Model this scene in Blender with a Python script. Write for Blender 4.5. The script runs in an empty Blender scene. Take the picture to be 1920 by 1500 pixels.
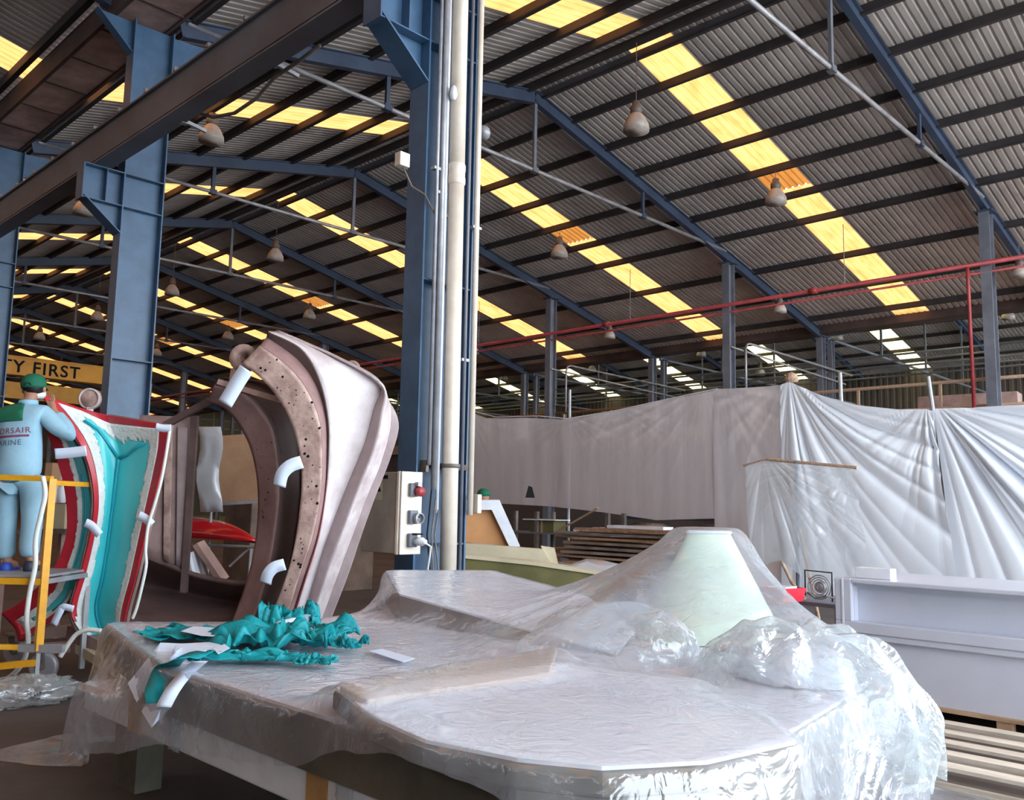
import bpy, bmesh, math, random
import numpy as np
from mathutils import Vector, Matrix, Quaternion
C = bpy.context.scene.collection
PI = math.pi
rnd = random.Random(7)
# ---------------------------------------------------------------- camera
EYE = Vector((0, 0, 1.6)); FPX = 1647.66
_y, _p, _r = 0.8005, 0.1205, 0.0191
FW = Vector((math.sin(_y)*math.cos(_p), math.cos(_y)*math.cos(_p), math.sin(_p)))
R0 = Vector((math.cos(_y), -math.sin(_y), 0)); U0 = R0.cross(FW)
RT = math.cos(_r)*R0 + math.sin(_r)*U0; UP = -math.sin(_r)*R0 + math.cos(_r)*U0
def ray(px, py):                       # direction through a photo pixel, one metre deep
    d = FW*FPX + RT*(px-960) - UP*(py-750)
    return d/d.dot(FW)
def onx(px, py, X): d = ray(px, py); return EYE + d*(X/d.x)
def ony(px, py, Y): d = ray(px, py); return EYE + d*(Y/d.y)
def onz(px, py, Z): d = ray(px, py); return EYE + d*((Z-1.6)/d.z)
def dep(px, py, t): return EYE + ray(px, py)*t
cd = bpy.data.cameras.new('camera'); cam = bpy.data.objects.new('camera', cd); C.objects.link(cam)
cd.sensor_width = 36; cd.lens = FPX/1920*36; cd.clip_end = 400; cd.clip_start = .05
m3 = Matrix((RT, UP, -FW)).transposed(); cam.matrix_world = Matrix.Translation(EYE) @ m3.to_4x4()
bpy.context.scene.camera = cam
# ---------------------------------------------------------------- object helpers
def tag(o, label=None, cat=None, group=None, kind=None):
    if label: o['label'] = label
    if cat: o['category'] = cat
    if group: o['group'] = group
    if kind: o['kind'] = kind
    return o
def thing(name, label, cat, loc=(0, 0, 0), rz=0, group=None):
    o = bpy.data.objects.new(name, None); C.objects.link(o); o.empty_display_size = .1
    o.location = loc; o.rotation_euler = (0, 0, rz)
    return tag(o, label, cat, group)
def kids(o): return [c for c in bpy.data.objects if c.parent == o]
def dup(o, parent=None):
    c = o.copy(); C.objects.link(c)
    if parent: c.parent = parent
    for k in kids(o): dup(k, c)
    return c
class MB:
    def __init__(s): s.v = []; s.f = []
    def add(s, vs, fs):
        b = len(s.v); s.v += [tuple(v) for v in vs]; s.f += [tuple(b+i for i in f) for f in fs]; return s
    def box(s, c, d, R=None, taper=1.0):
        hx, hy, hz = d[0]/2, d[1]/2, d[2]/2; vs = []
        for z in (-1, 1):
            t = taper if z > 0 else 1
            for x, y in ((-1, -1), (1, -1), (1, 1), (-1, 1)):
                v = Vector((x*hx*t, y*hy*t, z*hz))
                if R is not None: v = R @ v
                vs.append(v+Vector(c))
        return s.add(vs, [(3, 2, 1, 0), (4, 5, 6, 7), (0, 1, 5, 4), (1, 2, 6, 5), (2, 3, 7, 6), (3, 0, 4, 7)])
    def b2(s, x0, x1, y0, y1, z0, z1):
        return s.box(((x0+x1)/2, (y0+y1)/2, (z0+z1)/2), (abs(x1-x0), abs(y1-y0), abs(z1-z0)))
    def bar(s, a, b, w, h, up=(0, 0, 1)):
        a = Vector(a); b = Vector(b); d = (b-a); L = d.length; d.normalize(); up = Vector(up)
        if abs(d.dot(up)) > .99: up = Vector((1, 0, 0))
        x = d.cross(up).normalized(); z = x.cross(d)
        R = Matrix((x, d, z)).transposed()
        return s.box((a+b)/2, (w, L, h), R)
    def tube(s, pts, r, n=10, caps=True):
        pts = [Vector(p) for p in pts]; m = len(pts); rs = r if isinstance(r, (list, tuple)) else [r]*m
        T = []
        for i in range(m):
            t = pts[min(i+1, m-1)]-pts[max(i-1, 0)]; T.append(t.normalized() if t.length > 1e-9 else Vector((0, 0, 1)))
        a = T[0].orthogonal().normalized(); vs = []; fs = []
        for i in range(m):
            a = (a-T[i]*a.dot(T[i])).normalized(); b = T[i].cross(a)
            for k in range(n):
                an = 2*PI*k/n; vs.append(pts[i]+(a*math.cos(an)+b*math.sin(an))*rs[i])
        for i in range(m-1):
            for k in range(n): k2 = (k+1) % n; fs.append((i*n+k, i*n+k2, (i+1)*n+k2, (i+1)*n+k))
        if caps: fs.append(tuple(range(n-1, -1, -1))); fs.append(tuple((m-1)*n+k for k in range(n)))
        return s.add(vs, fs)
    def lathe(s, prof, c=(0, 0, 0), n=24, R=None):
        vs = []; fs = []; c = Vector(c)
        for r, z in prof:
            for k in range(n):
                v = Vector((r*math.cos(2*PI*k/n), r*math.sin(2*PI*k/n), z))
                if R is not None: v = R @ v
                vs.append(c+v)
        for i in range(len(prof)-1):
            for k in range(n): k2 = (k+1) % n; fs.append((i*n+k, i*n+k2, (i+1)*n+k2, (i+1)*n+k))
        if prof[0][0] > 1e-4: fs.append(tuple(range(n-1, -1, -1)))
        if prof[-1][0] > 1e-4: fs.append(tuple((len(prof)-1)*n+k for k in range(n)))
        return s.add(vs, fs)
    def prism(s, poly, a, b):            # poly: list of points (Vector) at offset a, extruded to b
        a = Vector(a); b = Vector(b); n = len(poly)
        vs = [Vector(p)+a for p in poly]+[Vector(p)+b for p in poly]
        fs = [tuple(range(n-1, -1, -1)), tuple(range(n, 2*n))]+[(i, (i+1) % n, n+(i+1) % n, n+i) for i in range(n)]
        return s.add(vs, fs)
    def grid(s, rows, closed=False):
        n = len(rows[0]); vs = [p for r in rows for p in r]; fs = []
        for i in range(len(rows)-1):
            for k in range(n-1): fs.append((i*n+k, i*n+k+1, (i+1)*n+k+1, (i+1)*n+k))
        return s.add(vs, fs)
    def build(s, name, m, parent=None, smooth=False, thick=0, bevel=0, sub=0, fix=True):
        me = bpy.data.meshes.new(name); me.from_pydata(s.v, [], s.f)
        if fix:
            bm = bmesh.new(); bm.from_mesh(me); bmesh.ops.recalc_face_normals(bm, faces=bm.faces); bm.to_mesh(me); bm.free()
        me.update(); o = bpy.data.objects.new(name, me); C.objects.link(o)
        if m is not None:
            for q in (m if isinstance(m, (list, tuple)) else [m]): me.materials.append(q)
        if smooth:
            me.polygons.foreach_set('use_smooth', [True]*len(me.polygons))
        if parent: o.parent = parent
        if sub: q = o.modifiers.new('sub', 'SUBSURF'); q.levels = sub; q.render_levels = sub
        if thick: q = o.modifiers.new('sol', 'SOLIDIFY'); q.thickness = thick; q.offset = 0
        if bevel: q = o.modifiers.new('bev', 'BEVEL'); q.width = bevel; q.segments = 2; q.limit_method = 'ANGLE'
        return o
def part(name, mb, m, parent, **k): return mb.build(name, m, parent, **k)
def one(name, mb, m, label, cat, group=None, kind=None, **k): return tag(mb.build(name, m, None, **k), label, cat, group, kind)
def struct(name, mb, m, **k): return tag(mb.build(name, m, None, **k), kind='structure')
# ---------------------------------------------------------------- materials
def lin(c):
    return tuple((x/255/12.92 if x/255 <= .04045 else ((x/255+.055)/1.055)**2.4) for x in c)+(1,)
def mat(name, c, c2=None, scale=3, rough=.6, metal=0, bump=0, bscale=None, det=6, spec=.5, stretch=None, lo=.35, hi=.65, transl=0, alpha=None, coat=0):
    m = bpy.data.materials.new(name); m.use_nodes = True; nt = m.node_tree; N = nt.nodes; L = nt.links
    b = N['Principled BSDF']; b.inputs['Roughness'].default_value = rough; b.inputs['Metallic'].default_value = metal
    b.inputs['Specular IOR Level'].default_value = spec; b.inputs['Coat Weight'].default_value = coat
    b.inputs['Base Color'].default_value = lin(c)
    if c2 or bump:
        tc = N.new('ShaderNodeTexCoord'); mp = N.new('ShaderNodeMapping'); L.new(tc.outputs['Object'], mp.inputs[0])
        if stretch: mp.inputs['Scale'].default_value = stretch
        no = N.new('ShaderNodeTexNoise'); no.inputs['Scale'].default_value = scale; no.inputs['Detail'].default_value = det
        no.inputs['Roughness'].default_value = .62
        L.new(mp.outputs[0], no.inputs['Vector'])
    if c2:
        cr = N.new('ShaderNodeValToRGB'); cr.color_ramp.elements[0].position = lo; cr.color_ramp.elements[1].position = hi
        cr.color_ramp.elements[0].color = lin(c); cr.color_ramp.elements[1].color = lin(c2)
        L.new(no.outputs[0], cr.inputs[0]); L.new(cr.outputs[0], b.inputs['Base Color'])
    if bump:
        n2 = N.new('ShaderNodeTexNoise'); n2.inputs['Scale'].default_value = bscale or scale*3; n2.inputs['Detail'].default_value = 4
        L.new(mp.outputs[0], n2.inputs['Vector'])
        bu = N.new('ShaderNodeBump'); bu.inputs['Strength'].default_value = bump; bu.inputs['Distance'].default_value = .02
        L.new(n2.outputs[0], bu.inputs['Height']); L.new(bu.outputs[0], b.inputs['Normal'])
    if transl:
        out = N['Material Output']; tr = N.new('ShaderNodeBsdfTranslucent'); mx = N.new('ShaderNodeMixShader'); mx.inputs[0].default_value = transl
        if c2: L.new(cr.outputs[0], tr.inputs[0])
        else: tr.inputs[0].default_value = lin(c)
        if bump: L.new(bu.outputs[0], tr.inputs['Normal'])
        L.new(b.outputs[0], mx.inputs[1]); L.new(tr.outputs[0], mx.inputs[2]); L.new(mx.outputs[0], out.inputs[0])
    return m
def plastic(name, c, op=.35, edge=.8, rough=.12, bump=.5, bscale=14, glossy=.25, transl=.5, opnoise=.15, stretch=None, opscale=1.2, vor=0):
    """thin clear polythene: see-through, milky where it creases or is seen edge-on, with a sheen"""
    m = bpy.data.materials.new(name); m.use_nodes = True; nt = m.node_tree; N = nt.nodes; L = nt.links
    N.remove(N['Principled BSDF']); out = N['Material Output']
    tc = N.new('ShaderNodeTexCoord'); mp = N.new('ShaderNodeMapping'); L.new(tc.outputs['Object'], mp.inputs[0])
    if stretch: mp.inputs['Scale'].default_value = stretch
    no = N.new('ShaderNodeTexNoise'); no.inputs['Scale'].default_value = bscale; no.inputs['Detail'].default_value = 3; no.inputs['Distortion'].default_value = 1.2
    L.new(mp.outputs[0], no.inputs[0])
    if vor:
        vo = N.new('ShaderNodeTexVoronoi'); vo.inputs['Scale'].default_value = vor; wv = N.new('ShaderNodeVectorMath'); wv.operation = 'MULTIPLY_ADD'; wv.inputs[1].default_value = (.25, .25, .25); L.new(no.outputs[1], wv.inputs[0]); L.new(mp.outputs[0], wv.inputs[2]); L.new(wv.outputs[0], vo.inputs['Vector'])
    rdg = N.new('ShaderNodeMath'); rdg.operation = 'SUBTRACT'; rdg.inputs[1].default_value = .5; L.new(no.outputs[0], rdg.inputs[0])
    ab = N.new('ShaderNodeMath'); ab.operation = 'ABSOLUTE'; L.new(rdg.outputs[0], ab.inputs[0])
    bu = N.new('ShaderNodeBump'); bu.inputs['Strength'].default_value = bump; bu.inputs['Distance'].default_value = .03; L.new(ab.outputs[0], bu.inputs['Height'])
    if vor:
        av = N.new('ShaderNodeMath'); av.operation = 'MULTIPLY_ADD'; av.inputs[1].default_value = 1.2; L.new(vo.outputs['Distance'], av.inputs[0]); L.new(ab.outputs[0], av.inputs[2]); L.new(av.outputs[0], bu.inputs['Height'])
    df = N.new('ShaderNodeBsdfDiffuse'); df.inputs[0].default_value = lin(c); tr = N.new('ShaderNodeBsdfTranslucent'); tr.inputs[0].default_value = lin(c)
    gl = N.new('ShaderNodeBsdfGlossy'); gl.inputs['Roughness'].default_value = rough; gl.inputs[0].default_value = (1, 1, 1, 1)
    tp = N.new('ShaderNodeBsdfTransparent'); tp.inputs[0].default_value = (.97, .98, .98, 1)
    for q in (df, tr, gl): L.new(bu.outputs[0], q.inputs['Normal'])
    m1 = N.new('ShaderNodeMixShader'); m1.inputs[0].default_value = transl; L.new(df.outputs[0], m1.inputs[1]); L.new(tr.outputs[0], m1.inputs[2])
    lw = N.new('ShaderNodeLayerWeight'); lw.inputs['Blend'].default_value = .35; L.new(bu.outputs[0], lw.inputs['Normal'])
    n3 = N.new('ShaderNodeTexNoise'); n3.inputs['Scale'].default_value = opscale; n3.inputs['Detail'].default_value = 3; L.new(mp.outputs[0], n3.inputs[0])
    mr = N.new('ShaderNodeMapRange'); mr.inputs['From Min'].default_value = .35; mr.inputs['From Max'].default_value = .65
    mr.inputs['To Min'].default_value = max(0, op-opnoise); mr.inputs['To Max'].default_value = op+opnoise; L.new(n3.outputs[0], mr.inputs[0])
    mr2 = N.new('ShaderNodeMapRange'); mr2.inputs['To Min'].default_value = 0; mr2.inputs['To Max'].default_value = edge-op; L.new(lw.outputs['Facing'], mr2.inputs[0])
    ad = N.new('ShaderNodeMath'); ad.operation = 'ADD'; ad.use_clamp = True; L.new(mr.outputs[0], ad.inputs[0]); L.new(mr2.outputs[0], ad.inputs[1])
    m2 = N.new('ShaderNodeMixShader'); L.new(ad.outputs[0], m2.inputs[0]); L.new(tp.outputs[0], m2.inputs[1]); L.new(m1.outputs[0], m2.inputs[2])
    pw = N.new('ShaderNodeMath'); pw.operation = 'POWER'; pw.inputs[1].default_value = 4; l2 = N.new('ShaderNodeLayerWeight'); l2.inputs['Blend'].default_value = .5; L.new(bu.outputs[0], l2.inputs['Normal']); L.new(l2.outputs['Facing'], pw.inputs[0])
    mu = N.new('ShaderNodeMath'); mu.operation = 'MULTIPLY_ADD'; mu.inputs[1].default_value = glossy*1.6; mu.inputs[2].default_value = glossy*.22; mu.use_clamp = True; L.new(pw.outputs[0], mu.inputs[0])
    m3 = N.new('ShaderNodeMixShader'); L.new(mu.outputs[0], m3.inputs[0]); L.new(m2.outputs[0], m3.inputs[1]); L.new(gl.outputs[0], m3.inputs[2])
    L.new(m3.outputs[0], out.inputs[0])
    return m
M = {}
M['blue'] = mat('blue_paint', (66, 98, 130), (54, 82, 110), 2.2, .42, bump=.1, bscale=3)
M['blue2'] = mat('blue_roof_steel', (60, 74, 96), (48, 58, 78), 1.2, .5)
M['grey_steel'] = mat('grey_post_paint', (116, 120, 130), (94, 98, 108), 1.5, .45)
M['purlin'] = mat('dark_purlin', (58, 52, 54), (42, 38, 42), 1.0, .7)
M['galv'] = mat('galvanised_tube', (168, 168, 172), (130, 130, 134), 2, .45, metal=.3)
M['roof'] = mat('roof_sheet', (184, 176, 172), (156, 148, 144), .6, .55, bump=.1)
M['runway'] = mat('runway_paint', (100, 104, 114), (84, 82, 86), .7, .55)
M['concrete'] = mat('floor_concrete', (96, 86, 80), (66, 58, 54), .8, .7, bump=.15, bscale=20)
M['out'] = mat('yard_concrete', (190, 188, 182))
M['clad'] = mat('wall_cladding', (92, 84, 80), (74, 68, 66), .5, .7)
M['gutter'] = mat('gutter_panel', (190, 160, 152), (140, 114, 108), 1.2, .8)
M['brown_gut'] = mat('gutter_brown', (92, 74, 68), (60, 48, 46), .8, .8)
M['lamp'] = mat('lamp_shade', (196, 186, 178), (168, 156, 148), 5, .45, transl=.15)
M['lamp_body'] = mat('lamp_body', (120, 112, 106), (90, 82, 78), 5, .6, metal=.3)
M['white'] = mat('white_paint', (232, 234, 240), (214, 218, 226), 3, .35)
M['cream'] = mat('cream_pvc', (222, 212, 198), (204, 192, 176), 3, .4)
M['mouldw'] = mat('grey_white_gelcoat', (204, 207, 220), (196, 200, 214), 2, .3)
M['red'] = mat('red_pipe', (168, 62, 66), (140, 50, 54), 3, .45)
M['black'] = mat('black_rubber', (16, 16, 18), rough=.7, spec=.2)
M['yellow'] = mat('yellow_paint', (226, 164, 30), (196, 136, 26), 3, .45)
M['craney'] = mat('crane_yellow', (224, 160, 24), (200, 136, 20), 1, .5)
M['board'] = mat('plywood', (176, 140, 110), (146, 112, 86), 2, .7, stretch=(1, 6, 1))
M['wood'] = mat('rough_timber', (190, 162, 136), (144, 116, 96), 4, .8, stretch=(1, 8, 8))
M['card'] = mat('cardboard', (172, 136, 104), (150, 114, 86), 2, .85)
M['box_side_shaded'] = mat('box_side_shaded', (170, 160, 148), (150, 140, 130), 3, .6); M['box_label'] = mat('box_label', (196, 186, 160), rough=.7)  # cabinet: cream made greyer, shade of its left-facing side put into the colour
# roof lights: thin fibreglass, light comes only through them
def skymat():
    m = bpy.data.materials.new('fibreglass_rooflight'); m.use_nodes = True; nt = m.node_tree; N = nt.nodes; L = nt.links
    N.remove(N['Principled BSDF']); out = N['Material Output']
    tc = N.new('ShaderNodeTexCoord'); mp = N.new('ShaderNodeMapping'); mp.inputs['Scale'].default_value = (.7, 2.5, .7); L.new(tc.outputs['Object'], mp.inputs[0])
    no = N.new('ShaderNodeTexNoise'); no.inputs['Scale'].default_value = 1.6; no.inputs['Detail'].default_value = 6; L.new(mp.outputs[0], no.inputs[0])
    cr = N.new('ShaderNodeValToRGB'); e = cr.color_ramp.elements; e[0].position = .3; e[1].position = .7
    e[0].color = SKYC[0]; e[1].color = SKYC[1]; L.new(no.outputs[0], cr.inputs[0])
    tr = N.new('ShaderNodeBsdfTranslucent'); L.new(cr.outputs[0], tr.inputs[0])
    df = N.new('ShaderNodeBsdfDiffuse'); L.new(cr.outputs[0], df.inputs[0])
    mx = N.new('ShaderNodeMixShader'); mx.inputs[0].default_value = .85; L.new(df.outputs[0], mx.inputs[1]); L.new(tr.outputs[0], mx.inputs[2]); L.new(mx.outputs[0], out.inputs[0])
    return m
SKYC = [(.265, .096, .024, 1), (.36, .15, .052, 1)]
M['sky'] = skymat(); SKYC = [(.12, .04, .008, 1), (.16, .06, .012, 1)]; M['sky2'] = skymat()
SKYC = [(.42, .33, .13, 1), (.52, .42, .2, 1)]; M['sky3'] = skymat()
# ---------------------------------------------------------------- light: overcast daylight through the open gable behind the camera
W = bpy.data.worlds.new('world'); bpy.context.scene.world = W; W.use_nodes = True
nt = W.node_tree; N = nt.nodes; L = nt.links; bg = N['Background']
tc = N.new('ShaderNodeTexCoord'); sx = N.new('ShaderNodeSeparateXYZ'); L.new(tc.outputs['Generated'], sx.inputs[0])
cr = N.new('ShaderNodeValToRGB'); cr.color_ramp.elements[0].position = .0; cr.color_ramp.elements[0].color = (.82, .91, 1.0, 1)
cr.color_ramp.elements[1].position = .8; cr.color_ramp.elements[1].color = (.76, .88, 1.0, 1); L.new(sx.outputs['Z'], cr.inputs[0]); L.new(cr.outputs[0], bg.inputs[0])
bg.inputs[1].default_value = 5.5
sd = bpy.data.lights.new('sun', 'SUN'); sd.energy = 4.0; sd.angle = .3; sd.color = (1, .95, .88)
so = bpy.data.objects.new('sun', sd); C.objects.link(so); so.rotation_euler = (math.radians(38), math.radians(10), 0)   # high, comes over the building: lights roof lights and the yard only
vs = bpy.context.scene.view_settings; vs.view_transform = 'Standard'; vs.look = 'None'; vs.gamma = 1; vs.exposure = 0.74; vs.use_curve_mapping = False
# ---------------------------------------------------------------- building shell
YE, YF = -8.0, 95.0            # open gable, far gable
XA, XP, XC, XW0, XW2 = 6.07, 25.9, 33.1, -14.2, 57.0
SL = .2243; XM = 16.16; ZR = 12.66
XM0 = XA-(XM-XA); XM2 = XC+(XM-XA)+5.6
def zmain(x): return ZR-SL*abs(x-XM)
def zb0(x): return ZR-SL*abs(x-XM0)-.02
def zb2(x): return 8.95+SL*(XM2-XC)-SL*abs(x-XM2)
struct('floor', MB().b2(XW0, XW2, YE, YF, -.3, 0), M['concrete'])
struct('ground', MB().b2(-60, 100, -60, YE, -.35, -.04), M['out'])
STRIPS = [(10.9+8*k, 12.1+8*k) for k in range(-2, 11)]
def rib_profile(y0, y1, pitch=.2, dp=.045):
    ys = [y0]; zs = [0.]; n = max(1, round((y1-y0)/pitch)); p = (y1-y0)/n
    for i in range(n):
        a = y0+i*p
        for t, z in ((.55, 0), (.66, dp), (.86, dp), (.97, 0)): ys.append(a+t*p); zs.append(z)
    ys.append(y1); zs.append(0.); return ys, zs
def sheet(mb, x0, x1, zf, y0, y1, nseg=1, dp=.045):
    ys, zs = rib_profile(y0, y1, dp=dp)
    mb.grid([[(x, y, zf(x)+dz) for y, dz in zip(ys, zs)] for x in [x0+(x1-x0)*i/nseg for i in range(nseg+1)]])
wn = [0]
def slope(x0, x1, zf, sky=True, mats=('sky', 'sky2'), overlap=None):
    mb = MB(); cur = YE
    for a, b in STRIPS:
        sheet(mb, x0, x1, zf, cur, a); cur = b
    sheet(mb, x0, x1, zf, cur, YF)
    struct('ceiling', mb, M['roof'], fix=False)
    for a, b in STRIPS:
        lo, hi = min(x0, x1), max(x0, x1); wn[0] += 1
        s = MB()
        if overlap:
            o0, o1 = overlap; sheet(s, lo, o0, zf, a, b, dp=.016); sheet(s, o1, hi, zf, a, b, dp=.016)
        else: sheet(s, lo, hi, zf, a, b, dp=.016)
        w = struct('window_%d' % wn[0], s, M[mats[0]], fix=False)
        if overlap:
            s2 = MB(); sheet(s2, overlap[0], overlap[1], zf, a, b); s2.build('overlapping_panel', M[mats[1]], w, fix=False)
slope(6.35, XM-.9, zmain); slope(XM+.05, 33.0, zmain, overlap=(22.35, 23.45))
sh = MB(); sheet(sh, XM-.9, XM+.05, zmain, YE, YF, 2); struct('ceiling', sh, M['roof'], fix=False)
slope(5.5, XM0, zb0); slope(XM0, XW0, zb0)
slope(33.6, XM2, zb2, mats=('sky3', 'sky3')); slope(XM2, XW2, zb2, mats=('sky3', 'sky3'))
struct('trim_1', MB().b2(5.45, 6.3, YE, YF, 9.98, 10.0), M['gutter'])
gt = MB().b2(5.39, 5.46, YE, YF, 9.95, 10.4).b2(6.29, 6.35, YE, YF, 9.95, 10.3).b2(5.5, 6.35, YE, YF, 10.38, 10.42)
for k in range(68): gt.b2(5.46, 6.29, YE+.5+1.45*k, YE+.56+1.45*k, 9.955, 9.98)
struct('trim_4', gt, M['brown_gut'])   # valley gutter over the crane columns
struct('trim_2', MB().b2(32.85, 33.65, YE, YF, 8.62, 8.70).b2(32.85, 32.93, YE, YF, 8.7, 9.2).b2(33.55, 33.65, YE, YF, 8.7, 9.2), M['brown_gut'])
# walls
def cladwall(name, ax, c, a0, a1, z0, z1, holes=()):
    mb = MB(); n = int((a1-a0)/.4); rows = []
    for z in (z0, z1):
        r = []
        for i in range(n):
            a = a0+(a1-a0)*i/n; p = (a1-a0)/n
            for t, d in ((0, 0), (.4, 0), (.5, .05), (.9, .05)):
                q = a+t*p; r.append((c+d, q, z) if ax == 'x' else (q, c+d, z))
        rows.append(r)
    mb.grid(rows); return struct(name, mb, M['clad'], thick=.06)
cladwall('wall_right', 'x', XW2-.05, YE, YF, 0, 10.7)
cladwall('wall_left', 'x', XW0+.05, YE, YF, 0, 9.9)
cladwall('wall_front_light_block', 'y', YE+.05, XW0, -1.2, 0, 11.5)  # unseen wall, added to keep gable daylight off left-facing surfaces
struct('wall_back', MB().b2(XW0, XW2, YF, YF+.1, 0, 13), M['clad'])
struct('window_40', MB().b2(27, 47, YF-.06, YF-.02, 4.9, 5.5), M['sky3'])
# ---------------------------------------------------------------- trusses
FR = [-.97+8*k for k in range(12)]
ORD = ['nearest', 'second', 'third', 'fourth', 'fifth', 'sixth', 'seventh', 'eighth', 'ninth', 'tenth', 'eleventh', 'twelfth', 'thirteenth']
def ibeam(mb, a, b, h, w, t=.02):
    a = Vector(a); b = Vector(b); d = (b-a).normalized(); up = Vector((0, 0, 1)) if abs(d.z) < .9 else Vector((1, 0, 0)); x = d.cross(up).normalized(); z = x.cross(d)
    mb.bar(a, b, t, h, up); mb.bar(a+z*(h/2), b+z*(h/2), w, t*1.3, up); mb.bar(a-z*(h/2), b-z*(h/2), w, t*1.3, up); return mb
def truss(k, y):
    t = thing('roof_truss', 'blue roof truss with a grey tube tie over the main bay, %s from the camera' % ORD[k], 'roof truss', (XM, y, 10.4), 0, 'trusses of the main bay')
    o = Vector((XM, 0, 10.4))
    def P3(x, z): return Vector((x, 0, z))-o
    dz = -.19-.15
    L_ = MB(); ibeam(L_, P3(6.6, zmain(6.6)+dz), P3(XM, ZR+dz), .32, .17); part('rafter', L_, M['blue2'], t)
    L_ = MB(); ibeam(L_, P3(XM, ZR+dz), P3(32.8, zmain(32.8)+dz), .32, .17); part('rafter', L_, M['blue2'], t)
    zt = 10.33
    part('tie_rod', MB().tube([P3(6.7, zt), P3(XM, zt-.0), P3(25.75, zt)], .055, 8), M['galv'], t, smooth=True)
    for x in (XM, (6.5+XM)/2, (XM+25.8)/2):
        part('hanger', MB().bar(P3(x, zt), P3(x, zmain(x)+dz-.15), .1, .07, (0, 1, 0)).box(P3(x, zt), (.2, .14, .14)), M['blue2' if x != XM else 'grey_steel'], t)
    return t
tr0 = None
for k, y in enumerate(FR[1:]): truss(k, y)
for k, y in enumerate(FR[1:]):
    t = thing('roof_truss', 'dark blue roof truss of the left-hand bay, %s from the camera' % ORD[k], 'roof truss', (XM0, y, 10.4), 0, 'trusses of the left bay')
    o = Vector((XM0, 0, 10.4)); dz = -.34
    m = MB(); ibeam(m, Vector((5.35, 0, zb0(5.35)+dz))-o, Vector((XM0, 0, zb0(XM0)+dz))-o, .32, .17); part('rafter', m, M['blue2'], t)
    m = MB(); ibeam(m, Vector((XM0, 0, zb0(XM0)+dz))-o, Vector((XW0+.3, 0, zb0(XW0+.3)+dz))-o, .32, .17); part('rafter', m, M['blue2'], t)
for k, y in enumerate(FR[1:]):
    t = thing('roof_truss', 'dark roof truss in the far right bay, %s from the camera' % ORD[k], 'roof truss', (XM2, y, 9), 0, 'trusses of the far right bay')
    o = Vector((XM2, 0, 9)); dz = -.34
    m = MB(); ibeam(m, Vector((33.5, 0, zb2(33.5)+dz))-o, Vector((XM2, 0, zb2(XM2)+dz))-o, .3, .17); part('rafter', m, M['blue2'], t)
    m = MB(); ibeam(m, Vector((XM2, 0, zb2(XM2)+dz))-o, Vector((XW2-.3, 0, zb2(XW2)+dz))-o, .3, .17); part('rafter', m, M['blue2'], t)
    part('tie_rod', MB().tube([(33.5-XM2, 0, -.5), (XW2-.5-XM2, 0, -.5)], .06, 6), M['grey_steel'], t)
    for x in (39, 44.5, 50): part('hanger', MB().bar((x-XM2, 0, -.5), (x-XM2, 0, zb2(x)-9-.5), .1, .08, (0, 1, 0)), M['grey_steel'], t)
# purlins
def purlin(x, zf, label, group, y0=YE+.05, y1=YF-.1, h=.19):
    one('roof_purlin', MB().b2(x-.04, x+.02, y0, y1, zf(x)-.02-h, zf(x)-.02).b2(x-.04, x+.07, y0, y1, zf(x)-.03-h, zf(x)-.01-h), M['purlin'], label, 'purlin', group)
PR = [16.42, 17.65, 19.15, 20.6, 22.15, 23.6, 25.1, 27.6, 29.8, 31.9]
for i, x in enumerate(PR): purlin(x, zmain, 'dark purlin on the right slope of the main roof, %s from the ridge' % ORD[i], 'purlins on the right slope')
PL = [15.85, 14.85, 13.75, 12.3, 10.8, 9.3, 7.9, 6.7]
PL = [15.85, 15.05, 13.78, 12.2, 10.8, 9.4, 8.0, 6.8]
for i, x in enumerate(PL): purlin(x, zmain, 'dark purlin on the left slope of the main roof, %s from the ridge' % ORD[i], 'purlins on the left slope')
for i in range(6):
    purlin(5.2-1.6*i, zb0, 'dark purlin over the left bay, %s from the valley gutter' % ORD[i], 'purlins of the left bay')
for i in range(13):
    x = 34.2+i*1.75
    purlin(x, zb2, 'dark purlin of the far right bay, %s beyond the columns' % ORD[i], 'purlins of the far right bay', h=.18)
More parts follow.
